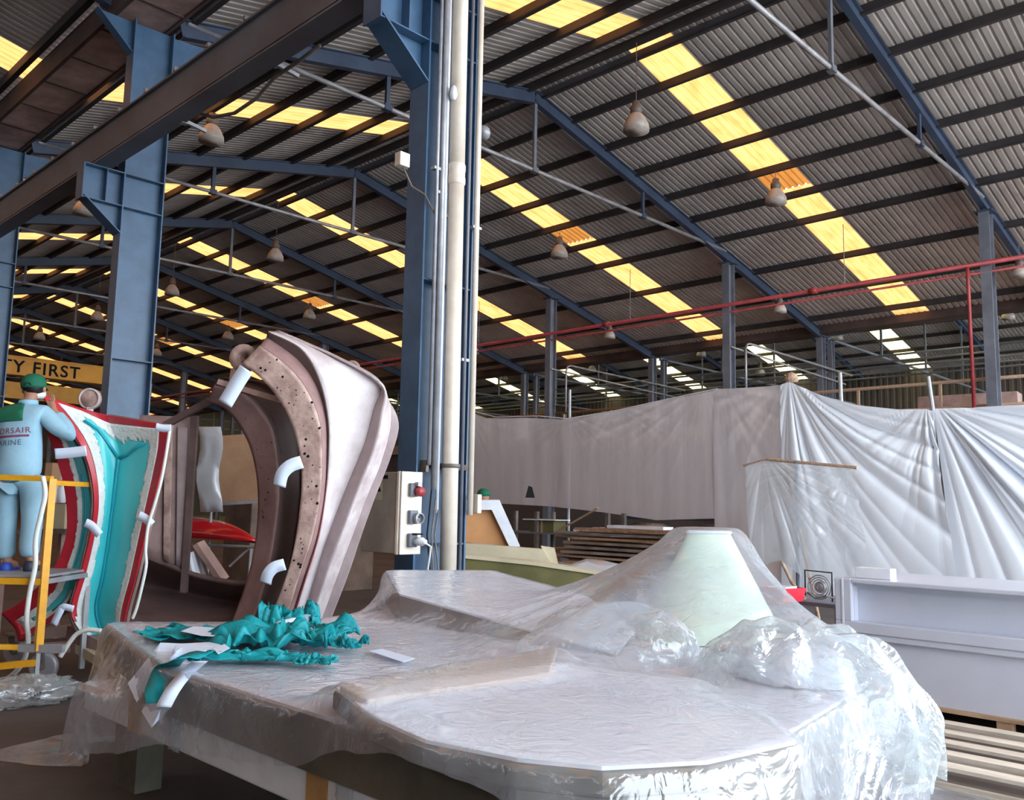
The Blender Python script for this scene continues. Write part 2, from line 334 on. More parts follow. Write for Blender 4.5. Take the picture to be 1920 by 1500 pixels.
# ---------------------------------------------------------------- crane columns on the valley line
def crane_column(k, y, label):
    t = thing('crane_column', label, 'column', (6.07, y, 0), 0, None)
    x0, x1 = 5.72-6.07, 6.43-6.07; H = 9.95
    part('web', MB().b2(x0+.02, x1-.02, -.008, .008, 0, H), M['blue'], t)
    part('flange', MB().b2(x0, x0+.022, -.15, .15, 0, H), M['blue'], t)
    part('flange', MB().b2(x1-.022, x1, -.15, .15, 0, H), M['blue'], t)
    for z in (3.94, 6.56, 7.14, 1.2): part('stiffener', MB().b2(x0+.022, x1-.022, -.14, .14, z-.009, z+.009), M['blue'], t)
    # bracket for the runway beam
    b = MB(); bx = 5.08-6.07
    b.prism([(bx, 0, 7.14), (bx, 0, 6.62), (x0, 0, 6.1), (x0, 0, 7.14)], (0, -.008, 0), (0, .008, 0))
    br = part('bracket', b, M['blue'], t)
    e = MB().b2(bx-.02, bx, -.15, .15, 6.54, 7.14).b2(bx, x0, -.15, .15, 7.125, 7.145).b2(bx, x0, -.14, .14, 6.55, 6.565)
    e.bar((bx, 0, 6.61), (x0, 0, 6.09), .3, .02); e.b2(bx+.36, bx+.375, -.14, .14, 6.56, 7.14)
    part('bracket_flange', e, M['blue'], br)
    # haunch up to the left-hand bay roof
    hb = MB(); hb.prism([(x0, 0, 9.35), (x0, 0, 9.93), (x0-.62, 0, 9.93)], (0, -.01, 0), (0, .01, 0)); hb.bar((x0, 0, 9.35), (x0-.62, 0, 9.93), .2, .02)
    part('haunch', hb, M['blue'], t)
    hb = MB(); hb.prism([(x1, 0, 9.3), (x1, 0, 9.93), (x1+.9, 0, 10.0), (x1+.9, 0, 9.85)], (0, -.01, 0), (0, .01, 0)); hb.bar((x1, 0, 9.3), (x1+.9, 0, 9.85), .2, .02)
    part('haunch', hb, M['blue'], t)
    part('base_plate', MB().b2(x0-.06, x1+.06, -.2, .2, 0, .03), M['blue'], t)
    return t
CL = ['tall blue steel column carrying the electrical box and the cream downpipe', 'tall blue steel column standing behind the turquoise mould, between the other two blue columns',
      'tall blue steel column at the left edge, behind the worker in the green cap']
for k, y in enumerate(FR[1:]):
    crane_column(k, y, CL[k] if k < 3 else 'distant blue crane column hidden behind the nearer ones, %s in the row' % ORD[k])
# runway beam
rb = thing('crane_runway_beam', 'dark steel crane runway beam carried on the brackets of the blue columns', 'crane beam', (5.36, 0, 7.15))
part('bottom_flange', MB().b2(-.15, .15, YE+1, YF-.5, 0, .03), M['runway'], rb)
part('top_flange', MB().b2(-.15, .15, YE+1, YF-.5, .6, .63), M['runway'], rb)
part('web', MB().b2(-.012, .012, YE+1, YF-.5, .03, .6), M['runway'], rb)
part('side_plate', MB().b2(-.10, -.085, YE+1, YF-.5, .12, .6).b2(-.10, -.0, YE+1, YF-.5, .1, .12), M['runway'], rb)
rl = part('rail', MB().b2(-.035, .035, YE+1, YF-.5, .63, .7), M['galv'], rb)
for k in range(22):
    y = 8+k*1.0; part('rail_clip', MB().box((-.13, y, .66), (.07, .05, .06)), M['galv'], rl)
# posts on line P and C
def post(x, y, w, h, z, name, label, group, m='grey_steel'):
    t = thing(name, label, 'post', (x, y, 0), 0, group)
    b = MB(); ibeam(b, (0, 0, 0), (0, 0, h), w, w*.8, .02); part('shaft', b, M[m], t)
    part('cap_plate', MB().b2(-w*.8, w*.8, -w*.7, w*.7, h, h+.03).b2(-w*.5, w*.5, -.02, .02, h+.03, h+.12), M['blue2'], t); return t
nm = ['grey steel post rising behind the white sheets, with a red pipe running down it', 'grey steel post above the corner of the grey curtain', 'grey steel post above the left part of the curtain']
for k, y in enumerate(FR[1:]):
    post(25.9, y, .34, 9.9, 0, 'roof_post', nm[k] if k < 3 else 'distant grey roof post, %s in the row behind the curtain' % ORD[k], None)
for k, y in enumerate(FR[1:]):
    for j, dx in enumerate((-.15, .75)):
        post(33.05+dx, y, .3 if j == 0 else .24, 8.45, 0, 'valley_post', '%s grey post of the pair under the far gutter, %s from the camera' % (('larger', 'thinner')[j], ORD[k]), 'paired posts under the far gutter')
# ---------------------------------------------------------------- things fixed to the near crane column
def vtube(x, y, z0, z1, r, n=14): return MB().tube([(x, y, z0), (x, y, z1)], r, n)
t = thing('downpipe', 'cream plastic rainwater pipe running down the blue column beside the electrical box', 'pipe', (6.03, 6.74, 0))
part('pipe', MB().tube([(.04, 0, 0), (0, 0, 5.0)], .086, 24).tube([(0, 0, 5.0), (-.03, 0, 9.95)], .088, 24), M['cream'], t, smooth=True)
part('coupling', MB().lathe([(.086, 4.98), (.097, 5.0), (.097, 5.06), (.092, 5.07), (.092, 5.13), (.097, 5.14), (.097, 5.2), (.086, 5.22)], (0, 0, 0)), M['cream'], t, smooth=True)
for z in (2.0, 7.6):
    part('pipe_clamp', MB().lathe([(.09, z-.02), (.1, z-.02), (.1, z+.02), (.09, z+.02)], (.03 if z < 3 else -.02, 0, 0)), M['lamp_body'], t, smooth=True)
one('pipe_support_bar', MB().b2(5.78, 6.42, 6.86, 6.9, 1.97, 2.03).b2(5.78, 5.82, 6.8, 6.9, 1.93, 2.05), M['lamp_body'], 'short rusty steel bar holding the cream downpipe to the blue column', 'bracket')
for x, r, z0, lab, m in ((5.80, .02, 2.0, 'thin grey conduit on the blue column, left of the wider grey conduit', 'galv'), (5.875, .033, 1.75, 'wide grey conduit on the blue column, just left of the cream downpipe', 'galv'),
                         (5.925, .018, 1.52, 'slim bright conduit ending above the cables, next to the cream downpipe', 'white'), (6.26, .02, .02, 'dark grey conduit right behind the cream downpipe', 'grey_steel'), (6.385, .034, 1.5, 'pale galvanised conduit on the right edge of the blue column', 'cream')):
    t = thing('conduit', lab, 'conduit', (x, 6.78, z0), 0, 'conduits on the near blue column')
    part('tube', MB().tube([(0, 0, 0), (-.02, 0, 9.9-z0)], r, 10), M[m], t, smooth=True)
    part('saddle', MB().b2(-r-.03, r+.03, -.01, .06, 3.1, 3.13), M['galv'], t)
one('junction_box', MB().box((5.5, 7.0, 5.17), (.13, .1, .15)), M['cream'], 'small cream junction box sticking out left of the near blue column', 'junction box', bevel=.01)
one('cable', MB().tube([(5.52, 7.0, 5.09), (5.6, 6.95, 4.9), (5.7, 6.86, 4.82), (5.8, 6.8, 4.62)], .011, 6), M['lamp_body'], 'short grey cable from the cream junction box to the conduits', 'cable')
t = thing('floodlight', 'small round floodlight at the right edge of the near blue column', 'floodlight', (6.6, 6.95, 5.82))
part('housing', MB().lathe([(.02, -.06), (.07, -.04), (.085, .03), (.075, .05)], (0, 0, 0), 18, Matrix.Rotation(1.3, 3, 'Y')), M['galv'], t, smooth=True)
part('lens', MB().lathe([(.0, .052), (.074, .05)], (0, 0, 0), 18, Matrix.Rotation(1.3, 3, 'Y')), M['white'], t)
part('bracket', MB().bar((-.2, .03, -.02), (0, 0, 0), .025, .02), M['galv'], t)
one('hook_lamp', MB().lathe([(.0, -.09), (.03, -.08), (.045, -.03), (.03, .04), (.012, .07)], (5.92, 6.7, 5.98), 12).tube([(5.95, 6.72, 6.0), (6.02, 6.72, 5.93)], .01, 6), M['white'], 'small white bulkhead fitting clipped to the slim conduit', 'light fitting', smooth=True)
one('conduit_switch', MB().box((6.47, 6.76, 1.62), (.06, .08, .2)), M['cream'], 'small cream switch box at the foot of the right-hand conduit', 'switch', bevel=.01)
# electrical box
t = thing('electrical_box', 'beige metal electrical box with three sockets fixed to the near blue column', 'electrical box', (5.47, 6.95, 1.52))
part('cabinet', MB().box((0.0, .0, 0), (.25, .6, .78)), M['box_side_shaded'] if 'box_side_shaded' in M else M['cream'], t, bevel=.008)
part('side_panel', MB().box((.0, -.31, 0), (.255, .02, .79)), M['cream'], t, bevel=.004)
part('door_lip', MB().box((-.13, -.275, 0), (.02, .03, .79)), M['cream'], t)
def socket(z, kind):
    s = part('socket', MB().box((.0, -.345, z), (.1, .05, .13)), M['grey_steel'], t, bevel=.01)
    if kind == 'red': part('cap', MB().lathe([(.0, .07), (.045, .065), (.05, .0)], (.03, -.37, z-.01), 20, Matrix.Rotation(PI/2+.15, 3, 'X')), M['red'], s, smooth=True); part('hinge', MB().box((.02, -.39, z+.055), (.05, .05, .04)), M['galv'], s)
    elif kind == 'open':
        part('ring', MB().lathe([(.05, 0), (.055, .06), (.042, .065), (.04, .02), (0, .02)], (.03, -.36, z-.01), 12, Matrix.Rotation(PI/2, 3, 'X')), M['galv'], s)
        for a in range(3): part('pin_hole', MB().lathe([(.008, .0), (0, .004)], (.03+.018*math.cos(a*2.1+.5), -.384, z-.01+.018*math.sin(a*2.1+.5)), 8, Matrix.Rotation(PI/2, 3, 'X')), M['black'], s)
    else:
        part('plug', MB().lathe([(.04, 0), (.042, .1), (.03, .11), (.022, .15), (0, .15)], (.03, -.36, z-.01), 14, Matrix.Rotation(PI/2, 3, 'X')), M['white'], s, smooth=True); part('lid', MB().box((.02, -.39, z+.06), (.08, .08, .015)), M['black'], s)
socket(.22, 'red'); socket(-.04, 'open'); socket(-.26, 'plug')
wl = part('warning_label', MB().b2(-.127, -.1265, -.02, .09, .12, .3), M['box_label'] if 'box_label' in M else M['white'], t)
part('triangle', MB().prism([(-.128, 0.0, .2), (-.128, .07, .2), (-.128, .035, .27)], (0, 0, 0), (-.001, 0, 0)), M['black'], wl)
part('name_strip', MB().b2(-.128, -.127, -.1, .08, .325, .36), M['black'], wl)
one('cable', MB().tube([(5.5, 6.47, 1.25), (5.62, 6.5, 1.2), (5.66, 6.6, .9), (5.62, 6.7, .5), (5.6, 6.8, .04)], .01, 6), M['white'], 'thin white cable hanging from the plug of the electrical box', 'cable')
for i, (x, a) in enumerate(((5.8, .05), (5.86, -.04), (5.9, .09))):
    one('cable', MB().tube([(x+.03, 6.76, 1.75-.1*i), (x-.02, 6.75, 1.3), (x+a*.3, 6.72, .9), (x-a, 6.7, .4), (x-a*.6, 6.72, .04)], .009, 6), M['black'] if i == 0 else M['lamp_body'], ('black cable dropping from the conduits beside the electrical box', 'grey cable dropping straight below the slim conduit', 'grey cable bowing towards the cream downpipe')[i], 'cable')
for i in range(2):
    one('hose', MB().tube([Vector((4.95+.0*i, 8.1, .55))+Vector((math.cos(a)*(.32-.06*i), .2*math.sin(a)*.2, math.sin(a)*(.34-.05*i))) for a in [x*PI/10 for x in range(-3, 14)]], .016, 8), M['lamp_body'], ('larger outer loop of pale hose behind the brown mould', 'smaller inner loop of pale hose behind the brown mould')[i], 'hose', smooth=True)
# ---------------------------------------------------------------- lamps
def make_lamp(loc, label, group, s=1.0, bright=False, cable=1.2):
    t = thing('pendant_lamp', label, 'lamp', loc, 0, group)
    part('shade', MB().lathe([(.30*s, -.27*s), (.285*s, -.12*s), (.22*s, .02*s), (.13*s, .14*s), (.11*s, .16*s), (.105*s, .155*s), (.21*s, .01*s), (.275*s, -.125*s), (.29*s, -.265*s)], n=24), M['lamp'], t, smooth=True)
    part('housing', MB().lathe([(.11*s, .15*s), (.14*s, .18*s), (.14*s, .30*s), (.1*s, .34*s), (.09*s, .44*s), (.03*s, .47*s)], n=16), M['lamp_body'], t, smooth=True)
    part('bulb', MB().lathe([(0, -.2*s), (.07*s, -.16*s), (.08*s, -.05*s), (.03*s, .1*s)], n=12), M['white'], t, smooth=True)
    part('suspension_chain', MB().tube([(0, 0, .46*s), (.01, 0, .46*s+cable)], .01, 6), M['lamp_body'], t)
    return t
labs = {(15.65, 11.4): 'large pendant lamp hanging nearest, left of the broad skylight strip', (22.1, 11.3): 'pendant lamp on the right beside the brown patched skylight',
        (22.2, 19.4): 'pendant lamp right of the cream downpipe, below the patched skylight', (9.4, 19.35): 'pendant lamp hanging just below the dark crane beam', (15.97, 27.4): 'pendant lamp between the two big blue columns, below the ridge',
        (22.34, 35.): 'small distant pendant lamp left of the near blue column, above the brown mould', (22.5, 43): 'small distant pendant lamp above the top of the brown mould', (9.4, 27.4): 'brownish pendant lamp beside the bracket of the second blue column'}
for (x, y), lb in labs.items():
    z = 10.42 if x < 23 else 10.3
    make_lamp((x, y, z), lb, None, cable=min(zmain(x)-.2, 12.4)-z-.5)
for j, (x, y) in enumerate(((15.9, 35.4), (9.4, 35.4), (15.9, 43.4), (22.4, 27.4), (22.4, 51.4), (15.9, 51.4))):
    make_lamp((x, y, 10.4), 'far pendant lamp lost in the dark depth of the hall, %s of them' % ORD[j], 'far pendant lamps', cable=zmain(x)-.2-10.9)
for j, (px, py, lb) in enumerate(((1462, 575, 'white lamp under the red pipe between the two right-hand grey posts'), (1143, 625, 'white lamp under the red pipe near the middle grey post'), (1912, 505, 'white lamp at the right edge of the picture, under the red pipe'), (889, 655, 'white lamp under the red pipe, next to the cream downpipe'))):
    p = onx(px, py, 25.9); make_lamp(p, lb, None, s=.72, cable=max(.2, 8.5-p.z))
for j, (px, py, lb) in enumerate(((1570, 628, 'dim lamp beyond the pair of far posts on the right'), (1315, 660, 'dim lamp left of the paired posts in the middle'), (1110, 690, 'dim lamp just right of the third grey post'), (1890, 588, 'dim brown lamp near the right edge behind the grey post'), (945, 706, 'tiny far lamp just above the curtain, right of the downpipe'), (1425, 695, 'dim far lamp behind the curtain corner'))):
    p = onx(px, py, 41.5 if j in (0, 3) else 42.5); make_lamp(p, lb, None, s=.9, cable=1.0)
# flying conductor arms under the runway beam
for (px, py, X, lab) in ((515, 122, 5.5, 'small galvanised arm under the crane beam, right of the hanging lamp'), (345, 230, 5.5, 'small galvanised arm under the crane beam above the second blue column')):
    p = onx(px, py, X); one('arm', MB().bar(p+Vector((0, 0, .03)), p+Vector((.35, 0, -.02)), .05, .05).b2(p.x-.05, p.x+.05, p.y-.05, p.y+.05, p.z-.02, p.z+.09), M['galv'], lab, 'bracket')
pts = [onx(a, b, 5.6) for a, b in ((600, 85), (560, 115), (515, 145), (480, 185), (440, 212), (400, 220), (372, 212))]
one('cable', MB().tube(pts, .025, 8), M['lamp_body'], 'thick dark cable looping below the crane beam', 'cable', smooth=True)
# far overhead crane
cr_ = thing('overhead_crane', 'yellow overhead crane with black lettering far behind the worker', 'crane', (8, 42, 6.6))
g = part('girder', MB().b2(-1.2, 9.6, 0, .5, .3, 1.08).b2(-1.2, 9.6, -.06, .56, 1.06, 1.12), M['craney'], cr_)
g2 = part('girder', MB().b2(-1.2, 9.4, 1.9, 2.4, -.55, .2), M['craney'], cr_)
part('end_carriage', MB().b2(9.2, 9.8, -.9, 3.2, -.1, .45), M['wood'], cr_)
def text_mesh(name, s, size, mat_, parent, M4, extrude=.004, bold=0.0):
    cu = bpy.data.curves.new(name, 'FONT'); cu.body = s; cu.size = size; cu.extrude = extrude; cu.offset = bold; cu.space_character = 1.15
    o = bpy.data.objects.new(name, cu); C.objects.link(o)
    me = bpy.data.meshes.new_from_object(o.evaluated_get(bpy.context.evaluated_depsgraph_get())); bpy.data.objects.remove(o)
    me.transform(M4); q = bpy.data.objects.new(name, me); C.objects.link(q); me.materials.clear(); me.materials.append(mat_)
    if parent: q.parent = parent
    return q
RX = Matrix.Rotation(PI/2, 4, 'X')
q = ony(42, 712, 41.98)-Vector((8, 42, 6.6))
text_mesh('lettering', 'SAFETY FIRST', .75, M['black'], g, Matrix.Translation((q.x-2.72, -.02, .42)) @ RX, bold=.012)
text_mesh('lettering', 'WORKS', .6, M['black'], g2, Matrix.Translation((q.x-2.9, 1.88, -.42)) @ RX, bold=.012)
# ---------------------------------------------------------------- fire pipe, mezzanine
t = thing('fire_pipe', 'long red sprinkler pipe running past the grey posts below the roof', 'pipe', (25.6, 0, 8.42))
part('main_pipe', MB().tube([(0, YE+1, 0), (0, YF-1, 0)], .062, 10), M['red'], t, smooth=True)
for y in (11.9, 20, 28, 4): part('coupling', MB().tube([(0, y-.12, 0), (0, y+.12, 0)], .1, 12), M['red'], t, smooth=True)
for y in (10.9, 18.9, 26.9): part('hanger_rod', MB().tube([(0, y, 0), (0, y, zmain(25.6)-8.62)], .012, 6), M['galv'], t)
one('drop_pipe', MB().tube([(25.55, 7.45, 8.36), (25.58, 7.45, 8.0), (25.62, 7.45, 4.3)], .05, 10), M['red'], 'red pipe dropping down the left side of the right-hand grey post', 'pipe', smooth=True)
one('fire_pipe', MB().tube([(25.75, YE+1, 8.2), (25.75, YF-1, 8.2)], .035, 8), M['red'], 'thinner red pipe just under the long sprinkler pipe', 'pipe', smooth=True)
for nlab, y, z in (('upper galvanised rail beside the middle grey post, bending down to the deck', 14.8, 7.28), ('upper galvanised rail beside the third grey post, bending down to the deck', 22.8, 7.3)):
    x0 = 26.6
    one('pipe_rail', MB().tube([(x0, y, 4.4), (x0, y, z-.25), (x0+.08, y, z-.06), (x0+.28, y, z), (35.2, y, z-.1)], .04, 8), M['galv'], nlab, 'pipe', smooth=True)
    one('pipe_rail', MB().tube([(25.8, y+.1, z-.25), (34.8, y+.1, z-.5)], .035, 8), M['galv'], nlab.replace('upper', 'lower').replace(', bending down to the deck', ''), 'pipe', smooth=True)
for j in range(5):
    one('service_pipe', MB().tube([(36.0+2.2*j, YE+1, 8.0+.12*j), (36.0+2.2*j, 60, 8.0+.12*j)], .045, 6), M['grey_steel'], 'thin service pipe running lengthwise over the far right bay, %s from the posts' % ORD[j], 'pipe', 'service pipes of the far bay')
struct('trim_3', MB().b2(26.3, 32.5, YE, 45, 4.1, 4.3).b2(26.2, 26.32, YE, 45, 3.95, 4.35), M['wood'])
struct('wall_mezzanine', MB().b2(26.6, 26.75, YE, 45, 0, 4.05), M['clad'])
t = thing('guard_rail', 'pale timber guard rail along the upper deck behind the plastic sheets', 'railing', (26.25, 0, 4.3))
part('top_rail', MB().tube([(0, YE+.5, 1.05), (0, 30, 1.0)], .05, 8), M['wood'], t, smooth=True)
part('lower_rail', MB().tube([(0, YE+.5, .3), (0, 30, .28)], .05, 8), M['wood'], t, smooth=True)
for k in range(13): part('baluster', MB().bar((0, -.9+2.35*k, 0), (0, -.9+2.35*k, 1.05), .07, .07), M['wood'], t)
def crate(name, label, c, d, m, rz=0, cat='box'):
    t = thing(name, label, cat, c, rz)
    part('box', MB().b2(-d[0]/2, d[0]/2, -d[1]/2, d[1]/2, 0, d[2]), M[m], t, bevel=.01)
    part('tape', MB().b2(-d[0]/2-.003, d[0]/2+.003, -.03, .03, -.0, d[2]+.003), M['wood'], t); return t
crate('carton', 'large brown carton on the upper deck, above the curtain', (27.2, 15.8, 4.3), (1., 2.3, 1.35), 'card')
crate('panel_crate', 'pinkish flat crate on the upper deck between the railing and the red pipe', (27.4, 8.1, 4.3), (.8, 2.6, .75), 'gutter', .1)
crate('carton', 'low beige carton on the upper deck at the right edge', (27.2, 4.6, 4.3), (.8, 2.6, .5), 'card')
# ---------------------------------------------------------------- hanging sheets
M['curtain'] = plastic('grey_polythene', (214, 206, 208), op=.84, edge=.95, rough=.22, bump=.6, bscale=1.8, glossy=.6, transl=.45, opnoise=.06, stretch=(1, 3, .35))
M['sheet'] = mat('white_sheet', (240, 246, 254), (234, 241, 250), 1.2, .35, transl=.22)
M['sheet2'] = plastic('milky_sheet', (226, 232, 238), op=.6, edge=.92, rough=.2, bump=.3, bscale=3, glossy=.25, transl=.4, opnoise=.12)
XS = 15.0
def ridge(a): return 1-abs(((a/PI) % 2)-1)*2
def fold_sheet(name, tl, tr, bl, br, mtl, label, cat, pins=(), sag=.3, nu=150, nv=70, amp=.08, seed=1, vfold=6, group=None, top=None, bottom=None, holes=None, pinamp=.1, parent=None):
    """cloth between four corners in a vertical plane; pins = (u) points at the top from which folds fan out"""
    r = random.Random(seed); ph = [r.uniform(0, 6.28) for _ in range(12)]
    tl, tr, bl, br = map(Vector, (tl, tr, bl, br)); n = ((tr-tl).cross(bl-tl)).normalized(); W_ = (tr-tl).length; Hh = (bl-tl).length
    rows = []
    for j in range(nv+1):
        v = j/nv; row = []
        for i in range(nu+1):
            u = i/nu
            T = tl.lerp(tr, u); B = bl.lerp(br, u)
            T = T-Vector((0, 0, sag*4*u*(1-u)*(1 if top is None else 0)))
            if top is not None: T.z = np.interp(u, [p[0] for p in top], [p[1] for p in top])
            if bottom is not None: B.z = np.interp(u, [p[0] for p in bottom], [p[1] for p in bottom])
            p = T.lerp(B, v); d = 0
            for k, (pu, pa, sgn) in enumerate(pins):       # fan folds around a pin
                du = (u-pu)*W_; dv = v*Hh+.12; rr = math.hypot(du, dv); an = math.atan2(du, dv)
                w = math.exp(-rr/(Hh*pa))*min(1, rr/.5)
                fr_ = 15+2*k
                d += pinamp*w*((1-abs(math.sin(an*fr_*.6+ph[k]+.9*math.sin(an*4+ph[k+3]))))**1.6+.4*(1-abs(math.sin(an*fr_*1.37+ph[k+1])))**2-.5)*min(1.0, rr*.7)*(1+.4*math.sin(an*7+ph[k+4]))
            g = min(1, v*3+.25)
            x = u*W_
            d += amp*g*(math.sin(x*vfold+ph[5]+.8*math.sin(x*1.7+ph[6])+v*.8)*.5+.35*math.sin(x*vfold*2.3+ph[7]+math.sin(v*3+x))+.5*math.sin(x*vfold*.37+ph[8]))
            row.append(p+n*d)
        rows.append(row)
    mb = MB().grid(rows)
    if parent: return mb.build(name, mtl, parent, smooth=True, fix=False)
    return one(name, mb, mtl, label, cat, group, smooth=True, fix=False)
# pixel corners -> plane x = XS
def S(px, py, X=XS): return onx(px, py, X)
cur = fold_sheet('plastic_curtain', S(868, 768), S(1350, 732), (XS, S(868, 768).y, 1.72), (XS, S(1350, 732).y, 1.5), M['curtain'], 'long grey translucent plastic curtain hung above the timber stack', 'curtain',
    top=[(0, S(868, 768).z), (.12, S(930, 783).z-.0), (.3, S(1010, 782).z), (.46, S(1065, 786).z), (.65, S(1150, 772).z), (.82, S(1240, 752).z), (1, S(1350, 730).z)],
    bottom=[(0, 1.72), (.2, 1.66), (.4, 1.62), (.6, 1.52), (.8, 1.38), (1, 1.45)], amp=.035, nu=260, vfold=5, seed=3, pins=((.02, .3, 1), (.47, .25, 1), (.66, .3, 1), (.95, .5, 1)), pinamp=.022)
fold_sheet('plastic_curtain', S(1338, 729), S(1478, 720), (XS, S(1338, 729).y, .05), (XS, S(1478, 720).y, .05), M['curtain'], 'grey plastic curtain panel reaching down left of the white sheet', 'curtain', sag=.02, amp=.05, nu=60, vfold=6, seed=5, pins=((.1, .5, 1), (.95, .5, 1)), pinamp=.03)
cs = Vector((XS-.15, S(1484, 716).y, 0))
fold_sheet('plastic_sheet', (XS-.1, S(1468, 720).y, S(1480, 716).z), (XS-.1, S(1752, 768).y, S(1748, 768).z), (XS-.1, S(1462, 720).y, .02), (XS-.1, S(1790, 768).y, .02), M['sheet'], 'large white plastic sheet hanging between the two pole tops', 'sheet',
    top=[(0, S(1480, 722).z), (.06, S(1486, 716).z), (.3, S(1560, 742).z), (.55, S(1640, 760).z), (.8, S(1705, 768).z), (.97, S(1748, 768).z), (1, S(1748, 772).z)], amp=.03, nu=260, nv=120, vfold=2.4, seed=8, pins=((.06, .7, 1), (.97, .22, 1)), pinamp=.2)
fold_sheet('plastic_sheet', (XS+.05, S(1748, 768).y, S(1748, 768).z), (XS+.05, .6, 3.35), (XS+.05, S(1775, 768).y, .02), (XS+.05, .6, .02), M['sheet'], 'white plastic sheet at the right with folds fanning from the pole', 'sheet',
    top=[(0, S(1748, 766).z), (.3, S(1830, 765).z), (.6, S(1920, 762).z), (1, 3.3)], amp=.025, nu=260, nv=120, vfold=3.5, seed=11, pins=((.0, 1.6, 1),), pinamp=.3)
one('support_pole', MB().tube([(XS+.1, S(1484, 716).y, 0), (XS, S(1484, 716).y, 4.12)], .04, 10).lathe([(.1, 3.95), (.13, 4.0), (.1, 4.1), (0, 4.15)], (XS, S(1484, 716).y, 0), 12), M['wood'], 'pole with a wrapped top holding the peak of the white sheet', 'pole')
one('support_pole', MB().tube([(XS+.1, S(1748, 768).y, 0), (XS+.02, S(1748, 768).y, 3.3), (XS, S(1740, 706).y, S(1740, 706).z)], .035, 10), M['galv'], 'bare pole rising between the two white sheets', 'pole')
one('support_pole', MB().tube([(XS+.1, S(1063, 760).y, 0), (XS+.1, S(1063, 730).y, S(1063, 730).z)], .035, 10), M['galv'], 'thin pole rising above the sagging middle of the curtain', 'pole')
one('support_pole', MB().tube([(XS+.15, S(1575, 700).y, 0), (XS+.15, S(1568, 697).y, S(1568, 697).z)], .035, 10), M['galv'], 'slim pole peeping over the white sheet near the far posts', 'pole')
one('curtain_rope', MB().tube([S(868, 766), S(930, 782), S(1010, 780), S(1063, 785)], .012, 6).tube([S(1063, 785), S(1150, 771), S(1240, 751), S(1345, 729)], .012, 6), M['white'], 'thin rope along the sagging top of the grey curtain', 'rope')
# small hung sheet in front
XF = 11.2
def F(px, py): return onx(px, py, XF)
a, b = F(1395, 872), F(1607, 876)
t = thing('sheet_stand', 'thin timber frame carrying the small milky sheet', 'stand', (XF, (a.y+b.y)/2, 0)); oo = Vector((XF, (a.y+b.y)/2, 0))
part('crossbar', MB().tube([F(1437, 861)-oo, F(1607, 877)-oo], .022, 8), M['wood'], t)
part('crossbar', MB().tube([F(1394, 873)-oo+Vector((.9, 0, 0))*0, F(1440, 862)-oo], .018, 8), M['wood'], t)
for px in (1493,): q = F(px, 865)-oo; part('leg', MB().tube([(q.x, q.y, .0), (q.x, q.y, q.z)], .035, 8), M['grey_steel'], t)
part('leg', MB().tube([(1.0, .2, 0), (0.04, .2, 2.25)], .025, 8), M['wood'], t)
fold_sheet('hanging_sheet', F(1402, 872)-Vector((.06, 0, 0)), F(1603, 879)-Vector((.06, 0, 0)), F(1415, 1075)-Vector((.06, 0, 0)), F(1640, 1100)-Vector((.06, 0, 0)), M['sheet2'], 'small milky plastic sheet hung from a thin timber bar', 'sheet',
    top=[(0, F(1402, 874).z), (.18, F(1440, 864).z), (1, F(1603, 879).z)], bottom=[(0, F(1415, 1070).z), (.2, F(1452, 1052).z), (.28, F(1470, 1050).z), (.45, F(1520, 1082).z), (1, F(1630, 1100).z)], amp=.03, nu=150, nv=120, vfold=7, seed=21, pins=((.18, 1.2, 1), (.96, .4, 1)), pinamp=.11)
# ---------------------------------------------------------------- white mould box on pallets, right
t = thing('white_mould', 'long white box-shaped mould with a recessed upper panel on a pallet', 'mould', (7.3, 3.24, .14))
Lb = 3.4
b = MB(); b.b2(0, 1.1, -Lb, 0, 0, .49).b2(.0, 1.1, -Lb, 0, .86, .92).b2(.0, 1.1, -.14, 0, .49, .86).b2(.07, 1.1, -Lb, -.14, .49, .86)
part('body', b, M['mouldw'], t)
part('ledge', MB().b2(-.06, .07, -Lb, -.0, .49, .58).b2(-.06, .0, -.14, 0, .58, .92).b2(-.06, .0, -Lb, -.14, .885, .92).b2(-.045, 0, -Lb, 0, .44, .49), M['mouldw'], t, bevel=.008)
part('end_strip', MB().b2(-.065, -.055, -.075, -.06, .0, .92), M['white'], t)
one('foam_block', MB().box((7.45, 2.98, 1.06+.045), (.12, .3, .09)), M['white'], 'small white block lying on top of the white mould', 'block', bevel=.008)
M['pallet'] = mat('pallet_wood', (190, 160, 128), (160, 128, 98), 3, .8, stretch=(6, 1, 1)); M['pallet_dark'] = mat('old_board', (150, 136, 124), (118, 104, 94), 3, .8, stretch=(6, 1, 1)); M['pallet_pale'] = mat('pale_board', (206, 196, 182), (182, 172, 158), 3, .8, stretch=(6, 1, 1))
def pallet(x, y, label, L=2.6, Wd=1.3, m='pallet', nb=5, h=.14, rz=0, thin=.022):
    t = thing('pallet', label, 'pallet', (x, y, 0), rz, 'wooden pallets')
    for k in range(nb): xx = -Wd/2+.06+(Wd-.12)*k/(nb-1); part('deck_board', MB().b2(xx-.06, xx+.06, -L/2, L/2, h-thin, h), M[m], t)
    for k in range(3): xx = -Wd/2+.06+(Wd-.12)*k/2; part('bottom_board', MB().b2(xx-.055, xx+.055, -L/2, L/2, 0, thin), M[m], t)
    for k in range(3):
        for j in range(3): xx = -Wd/2+.06+(Wd-.12)*k/2; yy = (-L/2+.08)+(L-.16)*j/2; part('block', MB().b2(xx-.05, xx+.05, yy-.05, yy+.05, thin, h-thin), M['pallet'], t)
    return t
pallet(7.88, 2.0, 'wooden pallet carrying the long white mould', L=2.6)
pallet(6.25, 1.35, 'empty pale pallet on the floor between the plastic and the white mould', L=2.6, Wd=1.25, m='pallet_pale', nb=5)
